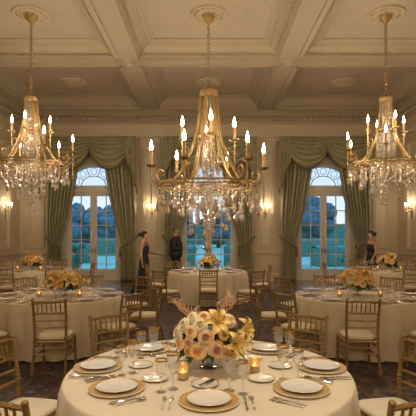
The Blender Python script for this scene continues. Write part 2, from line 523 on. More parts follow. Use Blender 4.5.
# ------------------------------------------------------------------ ceiling medallions
def medallion_mesh(name, r):
    b = MB()
    b.lathe([(r, 0), (r, -.025), (r * .94, -.045), (r * .88, -.04), (r * .84, -.022), (r * .62, -.03), (r * .58, -.05), (r * .52, -.05), (r * .46, -.03), (r * .2, -.04), (r * .14, -.07), (.005, -.075)], 40)
    for k in range(16):
        a = TAU * k / 16
        b.ellipsoid((r * .73 * math.cos(a), r * .73 * math.sin(a), -.03), (r * .09, r * .09, .028), 8, 5)
    for k in range(8):
        a = TAU * k / 8 + .2
        b.ellipsoid((r * .33 * math.cos(a), r * .33 * math.sin(a), -.04), (r * .1, r * .1, .03), 8, 5)
    return b.mesh(name, M['plaster'], ang=60)
mm = medallion_mesh('medallion', .40); ms = medallion_mesh('rosette', .2)
CHY = 9.6
for x, y, w in ((-3.87, CHY, 'around the left chandelier canopy'), (0, CHY, 'around the large middle chandelier canopy'), (3.87, CHY, 'around the right chandelier canopy')):
    tag(link('ceiling_medallion', mm, None, (x, y, ZC)), 'round plaster ceiling medallion ' + w, 'medallion', 'medallions above the chandeliers')
for x, w in ((-4.25, 'in the back left coffer'), (0, 'in the back middle coffer behind the chain'), (4.25, 'in the back right coffer')):
    tag(link('ceiling_medallion', mm, None, (x, 13.9, ZC)), 'bare round plaster medallion ' + w, 'medallion', 'medallions of the back coffers')
for x, w in ((-2.075, 'left'), (2.075, 'right')):
    o = link('ceiling_rosette', ms, None, (x, 11.475, ZS)); o.scale = (.8, 1, 1)
    tag(o, 'small oval plaster rosette where the %s ceiling beam crosses' % w, 'rosette', 'rosettes on the beam crossings')

# ------------------------------------------------------------------ curtains
YC = YB - .2
def curtain(c, s, wname):
    """s=+1: right panel of the window, s=-1: left"""
    side = 'right' if s > 0 else 'left'
    root = thing('curtain', 'olive green curtain tied back at the %s side of the %s' % (side, wname), 'curtain', (c, YC, 0), 0, 'tied back curtains')
    npl = 8
    ztop, ztie = 5.1, 1.28
    def fn(u, v):
        z = ztop * (1 - v) + .02 * v
        if z > ztie:
            t = (ztop - z) / (ztop - ztie)
            inner = .36 + (1.12 - .36) * smoothstep(t) ** 1.15
            inner = .40 + .72 * (t ** 1.7)
        else:
            t = (ztie - z) / ztie
            inner = 1.12 - .05 * math.sin(min(1, t * 2) * PI / 2)
        outer = 1.63 - .05 * math.exp(-((z - ztie) / .35) ** 2)
        w = outer - inner
        x = inner + w * u
        # pleats narrow towards the tie
        amp = .045 + .05 * min(1, w / 1.0)
        ph = TAU * npl * u + .5 * math.sin(3 * z + u * 5)
        y = .04 - 1.9 * amp * abs(math.sin(ph / 2)) ** .75 * (1 + .2 * math.sin(1.7 * ph)) - .05 * math.exp(-((z - ztie) / .3) ** 2)
        x += .018 * math.cos(ph) * min(1, w)
        return (s * x, y, z)
    b = MB(); b.grid(fn, 120, 60)
    o = b.build('curtain_panel', M['olive'], root, ang=80)
    md = o.modifiers.new('thick', 'SOLIDIFY'); md.thickness = .006
    b = MB()
    pts = catmull([(1.66, .0, 1.62), (1.6, -.2, 1.56), (1.4, -.26, 1.4), (1.12, -.24, 1.24), (1.07, -.1, 1.22), (1.15, .06, 1.3)], 8)
    b.tube([(s * p.x, p.y, p.z) for p in pts], .019, 8)
    b.lathe([(.005, -.03), (.04, -.02), (.045, 0), (.04, .02), (.005, .03)], 10, (s * 1.66, 0, 1.63))
    t = b.build('tieback', M['fringe'], root)
    b = MB(); b.lathe([(.004, .02), (.02, 0), (.028, -.03), (.02, -.06), (.035, -.09), (.045, -.3), (.04, -.31)], 12, (s * 1.10, -.26, 1.2))
    b.build('tassel', M['fringe'], t)
    return root

def valance(c, wname):
    root = thing('swag_valance', 'olive silk swag valance with fringed tails above the ' + wname, 'valance', (c, YC - .25, 0), 0, 'swag valances')
    b = MB(); b.box(-1.72, 1.72, .02, .4, 5.14, 5.23); b.build('cornice_board', M['olive'], root, smooth=False)
    zt = 5.22
    for s in (-1, 1):
        xa, xb = s * 1.68, -s * .22
        def fn(u, v):
            # gathered at both ends, sagging between; v runs down the swag
            sag = 4 * u * (1 - u)
            sag = sag ** .72
            x = xa + (xb - xa) * (u * (1 - .10 * v) + .05 * v)
            z = zt - .06 * v - (.10 + .98 * v) * sag * v ** .55
            fold = 1.6 * abs(math.sin(PI * 7 * v + .3 * math.sin(5 * u))) ** .7 - .8
            y = -.05 - .10 * sag * math.sin(PI * min(1, v * .75 + .12)) - .07 * fold * (.3 + sag) - (.02 if s > 0 else 0.)
            z += .02 * fold * sag
            return (x, y, z)
        b = MB(); b.grid(fn, 44, 72)
        o = b.build('swag', M['olive'], root, ang=80)
        b = MB(); b.tube([Vector(fn(k / 44, 1)) + Vector((0, 0, -.02)) for k in range(45)], .03, 6)
        b.build('fringe', M['fringe'], o)
        # cascading tail
        def tn(u, v):
            w = .42
            x = 1.74 - w * u
            L = 2.05 - 1.25 * u - .12 * math.sin(u * TAU * 2)
            z = zt - .02 - L * v
            y = -.06 - .05 * math.sin(TAU * 2.5 * u + .4) - .02 * v
            return (s * (x + .03 * math.sin(TAU * 2.5 * u) * v), y - .05, z)
        b = MB(); b.grid(tn, 40, 24)
        o = b.build('tail', M['olive'], root, ang=80)
        b = MB(); b.tube([Vector(tn(k / 40, 1)) for k in range(41)], .028, 6); b.build('fringe', M['fringe'], o)
    return root
WN = ('left arched window', 'middle arched window', 'right arched window')
for c, w in zip(WIN, WN):
    for s in (-1, 1): curtain(c, s, w)
    valance(c, w)

# ------------------------------------------------------------------ flames and sconces
M['small_flame'] = emit_mat('small_flame_glow', (1, .62, .22), 5)
def flame_mesh(h, r, m='flame'):
    b = MB(); b.lathe([(r * .45, 0), (r * .85, h * .14), (r, h * .3), (r * .8, h * .52), (r * .45, h * .75), (r * .16, h * .92), (.001, h)], 10, capt=False)
    return b.mesh('flame', M[m], ang=80)
fl_s = flame_mesh(.10, .022)
def point(name, loc, power, rad, parent=None, col=(1, .80, .57)):
    l = bpy.data.lights.new(name, 'POINT'); l.energy = power; l.shadow_soft_size = rad; l.color = col
    return link(name, l, parent, loc)
P_SCONCE, P_CH = 4.5, 16.
def sconce(x, y, rz, label):
    root = thing('wall_sconce', label, 'sconce', (x, y, 2.55), rz, 'brass candle sconces')
    b = MB()
    b.ellipsoid((0, -.02, .0), (.055, .025, .12), 12, 8); b.ellipsoid((0, -.02, .17), (.03, .02, .08), 10, 7); b.ellipsoid((0, -.02, -.2), (.02, .02, .1), 10, 7)
    b.build('back_plate', M['brass'], root)
    for s in (-1, 1):
        b = MB(); b.tube(catmull([(0, -.03, 0), (s * .05, -.1, -.07), (s * .11, -.15, -.05), (s * .14, -.16, .03)], 6), .011, 7)
        a = b.build('arm', M['brass'], root)
        b = MB(); b.lathe([(.01, 0), (.045, .012), (.05, .025), (.02, .03)], 12, (s * .14, -.16, .03)); b.build('drip_pan', M['brass'], a)
        b = MB(); b.lathe([(.018, .05), (.018, .17)], 10, (s * .14, -.16, 0)); cd = b.build('candle', M['candle'], root)
        link('flame', fl_s, cd, (s * .14, -.16, .17))
    point('sconce_light', (0, -.22, .25), P_SCONCE, .06, root)
sconce(-2.09, YB - .05, 0, 'two-candle brass sconce on the pier left of the middle window')
sconce(2.09, YB - .05, 0, 'two-candle brass sconce on the pier right of the middle window')
sconce(-WX, 15.15, PI / 2, 'two-candle brass sconce on the left side wall')
sconce(WX, 15.15, -PI / 2, 'two-candle brass sconce on the right side wall')

# ------------------------------------------------------------------ chandeliers
fl_c = flame_mesh(.23, .039)
def bead(b, c, r, n=6):
    vs = [(c[0], c[1], c[2] + r * 1.2)] + [(c[0] + r * math.cos(TAU * i / n), c[1] + r * math.sin(TAU * i / n), c[2]) for i in range(n)] + [(c[0], c[1], c[2] - r * 1.2)]
    b.add(vs, [(0, 1 + i, 1 + (i + 1) % n) for i in range(n)] + [(n + 1, 1 + (i + 1) % n, 1 + i) for i in range(n)])
def strand_mesh(L, seed, rb=.017):
    rr = random.Random(seed); b = MB(); z = -.02
    while z > -L:
        r = rb * rr.uniform(.7, 1.25)
        if rr.random() < .12: r *= 1.7
        if rr.random() < .14 and z < -.06:
            q = .044; b.add([(0, -.02, z - q), (0, .02, z - q)] + [(q * math.cos(TAU * i / 8), 0, z - q + q * math.sin(TAU * i / 8)) for i in range(8)], [(0, 2 + i, 2 + (i + 1) % 8) for i in range(8)] + [(1, 2 + (i + 1) % 8, 2 + i) for i in range(8)]); z -= 2 * q + .006
            continue
        bead(b, (0, 0, z), r); z -= r * 2.2 + .006
    b.tube([(0, 0, 0), (0, 0, -L)], .003, 4)
    return b.mesh('crystal_strand', M[('cr_clear', 'cr_clear', 'cr_rose', 'cr_peach')[seed % 4]], smooth=False)
def drop_mesh(kind, seed):
    b = MB()
    if kind == 0:      # round faceted disc
        n = 9
        b.add([(0, -.028, -.06), (0, .028, -.06)] + [(.062 * math.cos(TAU * i / n), 0, -.06 + .066 * math.sin(TAU * i / n)) for i in range(n)],
              [(0, 2 + i, 2 + (i + 1) % n) for i in range(n)] + [(1, 2 + (i + 1) % n, 2 + i) for i in range(n)])
    elif kind == 1:    # teardrop
        b.lathe([(.004, 0), (.018, -.04), (.042, -.11), (.048, -.14), (.036, -.175), (.004, -.2)], 8)
    else:              # oval bead
        b.lathe([(.004, 0), (.04, -.03), (.055, -.075), (.042, -.12), (.004, -.15)], 8)
    return b.mesh('pendant', M[('cr_peach', 'cr_clear', 'cr_rose', 'cr_peach')[seed % 4]], smooth=False)
STR = {}
def strand(L, seed):
    k = (round(L, 1), seed % 4)
    if k not in STR: STR[k] = strand_mesh(max(.1, k[0]), seed)
    return STR[k]
DROP = [drop_mesh(k, s) for k in range(3) for s in range(4)]

def chandelier(x, zring, scale, label, power):
    root = thing('chandelier', label, 'chandelier', (x, CHY, zring), 0, 'brass and crystal chandeliers')
    root.scale = (scale,) * 3
    top = (ZC - .06 - zring) / scale
    k = 1 / scale
    # canopy at the ceiling
    b = MB(); b.lathe([(.02 * k, -.17 * k), (.03 * k, -.155 * k), (.045 * k, -.14 * k), (.075 * k, -.09 * k), (.12 * k, -.05 * k), (.14 * k, -.02 * k), (.14 * k, 0)], 18, (0, 0, top)); b.build('canopy', M['brass'], root)
    # chain of oval links
    b = MB(); z0 = 2.1; z1 = top - .16 * k; ln = .10 * k; m = int((z1 - z0) / (ln * .8)) + 1; ln = (z1 - z0) / (m * .8) if m else ln
    for i in range(m + 1):
        zc = z0 + ln * .8 * i
        pts = []
        for j in range(13):
            a = TAU * j / 12
            h = (.028 * k * math.cos(a)); v = ln * .52 * math.sin(a)
            pts.append((h, 0, zc + v) if i % 2 else (0, h, zc + v))
        b.tube(pts, .008 * k, 5)
    b.build('chain', M['brass'], root)
    # top cup
    b = MB(); b.lathe([(.02, 2.12), (.06, 2.09), (.19, 2.07), (.2, 2.06), (.2, 1.96), (.19, 1.94), (.17, 1.94), (.16, 2.0), (.03, 2.0)], 24); b.build('top_cup', M['brass'], root)
    # ring band and inner ring
    b = MB()
    def rg(b, r, z0, z1, t):
        b.lathe([(r - t, z0), (r, z0), (r, z1), (r - t, z1), (r - t, z0)], 48, capb=False, capt=False)
    rg(b, 1.13, .0, .045, .03); rg(b, 1.10, -.06, -.03, .02)
    for q in range(24):
        a = TAU * q / 24
        b.tube([(1.105 * math.cos(a), 1.105 * math.sin(a), -.04), (1.115 * math.cos(a), 1.115 * math.sin(a), .01)], .008, 5)
    rg(b, .75, -.03, 0, .02); rg(b, .42, -.03, 0, .02)
    for q in range(6):
        a = math.radians(8 + 60 * q + 30)
        b.tube([(.1 * math.cos(a), .1 * math.sin(a), -.01), (1.11 * math.cos(a), 1.11 * math.sin(a), .01)], .012, 6)
    b.build('ring', M['brass'], root, ang=30)
    b = MB(); rg(b, .25, 1.03, 1.075, .02)
    for q in range(3):
        a = TAU * q / 3; b.tube([(.3 * math.cos(a), .3 * math.sin(a), 1.05), (-.3 * math.cos(a), -.3 * math.sin(a), 1.05)], .01, 6)
    b.build('inner_ring', M['brass'], root, ang=30)
    for q in range(6):
        a = math.radians(8 + 60 * q); ca, sa = math.cos(a), math.sin(a)
        prof = catmull([(.165, 0, 1.96), (.19, 0, 1.6), (.25, 0, 1.2), (.35, 0, .85), (.49, 0, .5), (.67, 0, .21), (.84, 0, .07), (1.0, 0, .06), (1.1, 0, .13), (1.13, 0, .24), (1.07, 0, .32), (.99, 0, .29), (.98, 0, .21), (1.03, 0, .19)], 6)
        N = len(prof)
        b = MB(); b.tube([(p.x * ca, p.x * sa, p.z) for p in prof], [.036 - .016 * i / N for i in range(N)], 8); b.build('arm', M['brass'], root)
        # candle holder on a long spindle outside the ring
        b = MB()
        b.lathe([(.004, -.42), (.02, -.4), (.012, -.36), (.018, -.1), (.028, 0), (.018, .06), (.018, .3), (.03, .36), (.03, .38)], 10, (1.24 * ca, 1.24 * sa, 0))
        b.tube(catmull([(1.12 * ca, 1.12 * sa, .02), (1.18 * ca, 1.18 * sa, .08), (1.24 * ca, 1.24 * sa, .05)], 4), .012, 6)
        h = b.build('candle_holder', M['brass'], root)
        b = MB(); b.lathe([(.02, .37), (.06, .38), (.115, .415), (.118, .425), (.03, .405)], 16, (1.24 * ca, 1.24 * sa, 0)); b.build('drip_pan', M['brass'], h)
        b = MB(); b.lathe([(.034, .40), (.034, .74)], 10, (1.24 * ca, 1.24 * sa, 0)); c = b.build('candle', M['candle'], root)
        link('flame', fl_c, c, (1.24 * ca, 1.24 * sa, .74))
        point('candle_light', (1.24 * ca, 1.24 * sa, 1.02), power, .05, root)
    for q in range(4):
        a = math.radians(5 + 90 * q); ca, sa = math.cos(a), math.sin(a); r = .57
        b = MB()
        b.lathe([(.004, .3), (.016, .34), (.014, .6), (.016, .9), (.03, .96), (.03, .99)], 10, (r * ca, r * sa, 0))
        sc = catmull([(.40, 0, .72), (.46, 0, .62), (.54, 0, .64), (.55, 0, .76), (.48, 0, .82), (.43, 0, .77), (.46, 0, .73)], 5)
        b.tube([(p.x * ca, p.x * sa, p.z) for p in sc], .016, 6)
        h = b.build('candle_holder', M['brass'], root)
        b = MB(); b.lathe([(.02, .97), (.05, .98), (.105, 1.015), (.108, 1.025), (.03, 1.005)], 16, (r * ca, r * sa, 0)); b.build('drip_pan', M['brass'], h)
        b = MB(); b.lathe([(.034, 1.0), (.034, 1.29)], 10, (r * ca, r * sa, 0)); c = b.build('candle', M['candle'], root)
        link('flame', fl_c, c, (r * ca, r * sa, 1.29))
    point('crystal_fill_light', (0, 0, .8), power * .22 * scale ** 3, .05, root)  # added fill lights among the strands to brighten the crystals, no bulbs here
    for q in range(4): point('crystal_fill_light', (.58 * math.cos(q * PI / 2 + .6), .58 * math.sin(q * PI / 2 + .6), -.2), power * .3 * scale ** 1.5, .05, root)
    rr = random.Random(int(abs(x) * 10) + 3)
    def hang(r, a, z, L, seed, drop=True, ds=1.):
        o = link('crystal_strand', strand(L, seed), root, (r * math.cos(a), r * math.sin(a), z), (0, 0, rr.uniform(0, 6)))
        if drop:
            d = link('pendant', DROP[rr.randrange(12)], o, (0, 0, -round(L, 1)), (0, 0, rr.uniform(-.6, .6)))
            d.scale = (ds,) * 3
    for i in range(34): hang(1.09, TAU * (i + rr.uniform(-.3, .3)) / 34, -.05, rr.choice((.1, .2, .3, .3, .4)), i, True, rr.uniform(1.05, 1.4))
    for i in range(20): hang(.74, TAU * (i + rr.uniform(-.3, .3)) / 20, -.03, rr.choice((.3, .4, .5, .6)), i + 1, True, rr.uniform(.95, 1.25))
    for i in range(14): hang(.41, TAU * (i + rr.uniform(-.3, .3)) / 14, -.03, rr.choice((.5, .7, .8, .9)), i + 2, True, rr.uniform(.7, 1.))
    for i in range(8): hang(rr.uniform(.05, .16), TAU * i / 8, .0, rr.uniform(.8, 1.35), i, True, .8)
    for i in range(12): hang(.24, TAU * i / 12, 1.04, 1.0, i + 1, i % 3 == 0, .7)
    for i in range(10): hang(rr.uniform(.06, .13), TAU * i / 10, 1.95, 1.9, i, False)
    return root
chandelier(0, 2.77, 1., 'largest brass chandelier with crystal drops hanging in front of the middle window', P_CH)
chandelier(-3.87, 3.23, .71, 'smaller brass crystal chandelier hanging at the left of the hall', P_CH * .8)
chandelier(3.87, 3.23, .71, 'smaller brass crystal chandelier hanging at the right of the hall', P_CH * .8)

# ------------------------------------------------------------------ tables
TAB = {
    'near': dict(c=(0, 3.05), r=.97, name='nearest round table'),
    'ml': dict(c=(-2.31, 6.85), r=.98, name='left middle table'),
    'mr': dict(c=(2.34, 6.85), r=.98, name='right middle table'),
    'cb': dict(c=(-.02, 11.3), r=1.0, name='middle window table'),
    'bl': dict(c=(-4.77, 11.9), r=1.0, name='back left table'),
    'br': dict(c=(4.8, 11.9), r=1.0, name='back right table'),
}
TZ = .76
def tablecloth(k, seed):
    t = TAB[k]; r = t['r']; rr = random.Random(seed)
    nf = 23; ph = rr.uniform(0, 6); am = [rr.uniform(.6, 1.3) for _ in range(nf)]
    b = MB()
    prof = [(i / 8 * (r - .015), TZ) for i in range(1, 9)] + [(r - .005, TZ - .004), (r, TZ - .015)]
    N = 190
    def drape(a, v):
        f = (a + ph) / TAU * nf
        i = int(math.floor(f)) % nf; g = f - math.floor(f)
        amp = am[i] * (1 - smoothstep(g)) + am[(i + 1) % nf] * smoothstep(g)
        w = abs(math.sin(PI * f + .5 * math.sin(a * 3 + ph))) ** .8
        rad = r + .004 + v ** .65 * (.010 + .08 * w * amp)
        return rad
    levels = len(prof)
    vs = [(0, 0, TZ)]; fs = []
    rows = []
    for rr_, z in prof: rows.append([(rr_ * math.cos(TAU * i / N), rr_ * math.sin(TAU * i / N), z) for i in range(N)])
    for j in range(1, 15):
        v = j / 14
        z = TZ - .015 - v * (TZ - .015 - .02)
        row = []
        for i in range(N):
            a = TAU * i / N; q = drape(a, v); row.append((q * math.cos(a), q * math.sin(a), z))
        rows.append(row)
    for row in rows: vs += row
    fs += [(0, 1 + i, 1 + (i + 1) % N) for i in range(N)]
    for j in range(len(rows) - 1):
        for i in range(N):
            q = (i + 1) % N
            fs.append((1 + j * N + i, 1 + j * N + q, 1 + (j + 1) * N + q, 1 + (j + 1) * N + i))
    b.add(vs, fs)
    o = b.build('tablecloth', M['cloth'], None, (t['c'][0], t['c'][1], .012), ang=85)
    return tag(o, 'champagne floor-length cloth draped over the ' + t['name'], 'tablecloth', 'champagne tablecloths')
for i, k in enumerate(TAB): tablecloth(k, 11 + i)
TOP = TZ + .012

# ------------------------------------------------------------------ chairs
def bamboo(b, pts, r, rings, n=8):
    P = catmull(pts, 5) if len(pts) > 2 else [Vector(pts[0]).lerp(Vector(pts[1]), i / 10) for i in range(11)]
    b.tube(P, r, n)
    for t in rings:
        i = min(len(P) - 2, int(t * (len(P) - 1)))
        f = t * (len(P) - 1) - i
        c = P[i].lerp(P[i + 1], f); d = (P[i + 1] - P[i]).normalized() * .008
        b.tube([c - d, c - d * .4, c + d * .4, c + d], [r * 1.02, r * 1.32, r * 1.32, r * 1.02], n)
def make_chair():
    root = thing('chiavari_chair', '', 'chair')
    G = M['gold']
    # cushion: soft rounded slab
    b = MB()
    def cu(u, v):
        a = TAU * u; e = .38
        c, s = math.cos(a), math.sin(a)
        px = math.copysign(abs(c) ** e, c); py = math.copysign(abs(s) ** e, s)
        k, z = [(.0, .404), (.93, .404), (.99, .417), (1., .432), (.98, .445), (.9, .457), (.6, .464), (.0, .467)][int(round(v * 7))]
        return (px * k * (.195 + .012 * py), .215 + py * k * .2, z)
    b.grid(cu, 40, 7, closeu=True); b.build('seat_cushion', M['cushion'], root, ang=70)
    b = MB()
    for p, q in (((-.185, .02, .387), (.185, .02, .387)), ((-.2, .40, .387), (.2, .40, .387)), ((-.185, .02, .387), (-.2, .40, .387)), ((.185, .02, .387), (.2, .40, .387))): b.tube([p, q], .018, 8)
    b.box(-.17, .17, .03, .39, .382, .402)
    b.build('seat_frame', G, root)
    for s in (-1, 1):
        b = MB(); bamboo(b, [(s * .205, .415, .013), (s * .2, .40, .25), (s * .198, .395, .402)], .0165, (.3, .34, .62, .66)); b.build('leg', G, root)
        b = MB(); bamboo(b, [(s * .2, -.075, .013), (s * .192, -.03, .22), (s * .188, 0, .46), (s * .19, -.015, .68), (s * .195, -.055, .9)], .0165, (.2, .23, .42, .45, .64, .67, .82, .85))
        b.ellipsoid((s * .195, -.058, .912), (.019, .019, .018), 8, 6); b.build('back_post', G, root)
    yy = lambda z: -.055 * smoothstep((z - .5) / .42) if z > .5 else 0
    b = MB(); bamboo(b, [(-.193, yy(.89), .885), (0, yy(.89) - .02, .89), (.193, yy(.89), .885)], .0145, (.2, .5, .8)); b.build('top_rail', G, root)
    for z in (.745, .655, .57):
        b = MB(); bamboo(b, [(-.19, yy(z), z), (0, yy(z) - .015, z), (.19, yy(z), z)], .011, (.5,)); b.build('back_rail', G, root)
    for i in range(6):
        x = -.135 + .054 * i
        b = MB(); bamboo(b, [(x, yy(.745) - .012, .745), (x, yy(.89) - .016, .89)], .008, (.4, .6)); b.build('spindle', G, root)
    for s in (-1, 1):
        for z in (.32, .2):
            t = z / .46
            b = MB(); bamboo(b, [(s * (.2 - .01 * t), -.075 * (1 - t) ** 1.3 - .005, z), (s * .202, .402, z)], .0095, (.35, .65)); b.build('stretcher', G, root)
    for y, z in ((.402, .31), (.404, .22), (-.02, .32), (-.03, .25)):
        b = MB(); bamboo(b, [(-.2, y, z), (.2, y, z)], .0095, (.3, .7)); b.build('stretcher', G, root)
    return root
chair0 = make_chair(); ck = kids_map(chair0); first = [True]
def place_chair(x, y, fx, fy, label, group):
    o = chair0 if first[0] else copy_tree(chair0, ck)
    first[0] = False
    o.location = (x, y, .012); o.rotation_euler = (0, 0, math.atan2(-fx, fy))
    o['label'] = label; o['group'] = group
for s, sd, od in ((-1, 'left', 'right'), (1, 'right', 'left')):
    mid = 'chairs round the %s middle table' % sd
    far = 'chairs round the back %s table' % sd
    cen = 'chairs round the table before the middle window'
    near = 'chairs round the nearest table'
    P = lambda x, y, fx, fy, l, g: place_chair(s * -x if s > 0 else x, y, s * -fx if s > 0 else fx, fy, l, g)
    P(-1.93 if s < 0 else -1.875, 5.37, -.06, 1, 'gilt bamboo chair with its back to us at the front of the %s middle table' % sd, mid)
    P(-.95, 4.30, .62, -.78, 'gilt chair at the back %s of the nearest table, its back before the cloth behind' % sd, near)
    P(-1.06, 5.96, -.82, .57, 'gilt chair at the front inner side of the %s middle table' % sd, mid)
    P(-.80, 6.95, -1, -.03, 'gilt chair seen edge-on at the inner side of the %s middle table' % sd, mid)
    P(-1.23 if s < 0 else -1.41, 8.20, -.58, -.82, 'gilt chair at the back inner side of the %s middle table' % sd, mid)
    P(-2.24, 8.45, 0, -1, 'gilt chair behind the flowers of the %s middle table' % sd, mid)
    P(-3.34, 8.05, .62, -.78, 'gilt chair at the back outer side of the %s middle table' % sd, mid)
    P(-2.95, 5.42, .6, .8, 'gilt chair with ivory seat at the front outer side of the %s middle table' % sd, mid)
    P(-1.05, 9.60, .62, .78, 'angled gilt chair at the front %s of the table before the middle window' % sd, cen)
    P(-1.54, 11.3, 1, 0, 'gilt chair seen edge-on %s of the table before the middle window' % sd, cen)
    P(-1.03, 12.8, .5, -.87, 'gilt chair behind the %s end of the table before the middle window' % sd, cen)
    P(-4.78, 10.35, 0, 1, 'gilt chair with its back to us at the front of the back %s table' % sd, far)
    P(-3.70, 10.5, -.6, .8, 'gilt chair at the front inner side of the back %s table' % sd, far)
    P(-3.25, 12.2, -.88, -.4, 'gilt chair before the %s glass door at the back %s table' % (sd, sd), far)
    P(-4.55, 13.5, -.1, -1, 'gilt chair behind the flowers of the back %s table' % sd, far)
    P(-6.05, 13.1, .72, -.7, 'gilt chair in the corner behind the back %s table' % sd, far)
    P(-1.53, 3.24, .96, -.26, 'gilt chair facing inwards at the %s edge of the nearest table' % sd, near)
    P(-1.015, 2.2, .42, .91, 'closest gilt chair, only its back top showing at the lower %s' % sd, near)
place_chair(0, 9.8, 0, 1, 'gilt chair with its back to us, centred at the table before the middle window', 'chairs round the table before the middle window')

# ------------------------------------------------------------------ tableware
def plate_mesh(r, rim_in, name, h=.016):
    """well, rim and a gilt band"""
    b = MB()
    b.lathe([(r * .55, 0), (r * .62, .003), (r * .97, h), (r, h + .002), (r * .985, h + .005)], 40, capt=False)
    b.cur = 1
    b.lathe([(r * .985, h + .005), (r * rim_in, h * .62 + .005)], 40, capb=False, capt=False)
    b.cur = 0
    b.lathe([(r * rim_in, h * .62 + .005), (r * .62, .008), (r * .3, .006)], 40, capb=False)
    return b.mesh(name, [M['china'], M['giltchina']], ang=50)
charger = plate_mesh(.172, .70, 'charger', .012)
dinner = plate_mesh(.128, .955, 'dinner_plate', .018)
bread = plate_mesh(.088, .9, 'bread_plate', .012)
def goblet(h, r):
    root = {}
    n = 14
    b = MB(); b.lathe([(r * .82, 0), (r * .8, .004), (r * .3, .010), (.006, .02), (.0045, h * .25), (.006, h * .42), (.012, h * .46)], n, capt=False)
    stem = b.mesh('goblet_stem', M['glass'], ang=50)
    b = MB(); b.lathe([(.012, h * .46), (r * .72, h * .54), (r * .92, h * .66), (r * .97, h * .8), (r, h * .97)], n, capb=True, capt=False)
    bowl = b.mesh('goblet_bowl', M['glass'], smooth=False)
    b = MB(); b.lathe([(r, h * .945), (r * 1.015, h * .945), (r * 1.02, h), (r * .97, h), (r * .965, h * .945)], 24, capb=False, capt=False)
    rim = b.mesh('goblet_rim', M['giltrim'], ang=50)
    return stem, bowl, rim
gob_b = goblet(.222, .041); gob_s = goblet(.198, .037)
def put_goblet(x, y, kind, label, group):
    st, bo, ri = gob_b if kind else gob_s
    o = link('goblet', None, None, (x, y, TOP)); o.empty_display_size = .05
    tag(o, label, 'glass', group)
    link('stem', st, o); link('bowl', bo, o); link('rim', ri, o)
# cutlery lies along +Y of its own frame
def fork_mesh():
    b = MB()
    b.grid(lambda u, v: ((u - .5) * (.013 - .006 * math.sin(v * PI)), -.1 + .13 * v, .004 + .004 * math.sin(v * PI)), 2, 8)
    b.tube([(0, -.1, .004), (0, -.02, .007), (0, .04, .006)], [.006, .0035, .0035], 6)
    b.grid(lambda u, v: ((u - .5) * .026 * min(1, .3 + v * 2), .035 + .03 * v, .006 - .002 * math.sin(v * PI)), 4, 5)
    for i in range(4):
        x = -.0105 + .007 * i
        b.tube([(x, .06, .006), (x, .085, .003), (x, .105, .006)], [.0022, .002, .0012], 5)
    return b.mesh('fork', M['silver'])
def knife_mesh():
    b = MB(); b.tube([(0, -.11, .006), (0, -.1, .006), (0, -.02, .006), (0, 0, .006)], [.003, .008, .0065, .005], 7)
    b.prism([(-.009, 0.004), (.008, .004), (.008, .0065), (-.009, .0065)], 0, .1)
    b.add([(-.009, .1, .004), (.008, .1, .004), (.008, .125, .005), (-.009, .1, .0065), (.008, .1, .0065)], [(0, 1, 2), (3, 2, 4), (0, 2, 3)])
    return b.mesh('knife', M['silver'])
def spoon_mesh():
    b = MB(); b.tube([(0, -.1, .004), (0, -.02, .008), (0, .045, .005)], [.006, .0032, .0035], 6)
    b.ellipsoid((0, .07, .006), (.018, .03, .005), 12, 7)
    return b.mesh('spoon', M['silver'])
FK, KN, SP = fork_mesh(), knife_mesh(), spoon_mesh()
def on_table(k, x, y, margin=0.):
    c = TAB[k]['c']; return math.hypot(x - c[0], y - c[1]) < TAB[k]['r'] - margin
def setting(k, x, y, where, cut=True, glasses=True, breadp=True):
    """one cover at (x, y), facing the table centre"""
    t = TAB[k]; c = Vector((*t['c'], 0)); p = Vector((x, y, 0)); inn = (c - p).normalized(); tg = Vector((inn.y, -inn.x, 0))   # tg: diner's right
    T = t['name']
    rz = math.atan2(-inn.x, inn.y)
    tag(link('charger_plate', charger, None, (x, y, TOP), (0, 0, rz)), 'gold-banded charger at %s of the %s' % (where, T), 'plate', 'charger plates of the ' + T)
    tag(link('dinner_plate', dinner, None, (x, y, TOP + .009), (0, 0, rz)), 'white gold-lined plate on the charger at %s of the %s' % (where, T), 'plate', 'dinner plates of the ' + T)
    if cut:
        for off, me, nm, wd in ((-.215, FK, 'fork', 'inner'), (-.255, FK, 'fork', 'outer'), (.205, KN, 'knife', ''), (.245, SP, 'spoon', '')):
            q = p + tg * off - inn * (.02)
            tries = 0
            while not on_table(k, q.x, q.y, .11) and tries < 12: q += inn * .02; tries += 1
            lab = ('%s silver %s at %s of the %s' % (wd, nm, where, T)).strip()
            tag(link(nm, me, None, (q.x, q.y, TOP), (0, 0, rz)), lab, nm, 'silver cutlery of the ' + T)
    if breadp:
        q = p + inn * .22 - tg * .20
        tag(link('bread_plate', bread, None, (q.x, q.y, TOP)), 'small gold-rimmed bread plate at %s of the %s' % (where, T), 'plate', 'bread plates of the ' + T)
    if glasses:
        q = p + inn * .23 + tg * .12; put_goblet(q.x, q.y, 1, 'taller gold-rimmed goblet at %s of the %s' % (where, T), 'goblets of the ' + T)
        q = p + inn * .18 + tg * .215; put_goblet(q.x, q.y, 0, 'shorter gold-rimmed glass at %s of the %s' % (where, T), 'goblets of the ' + T)

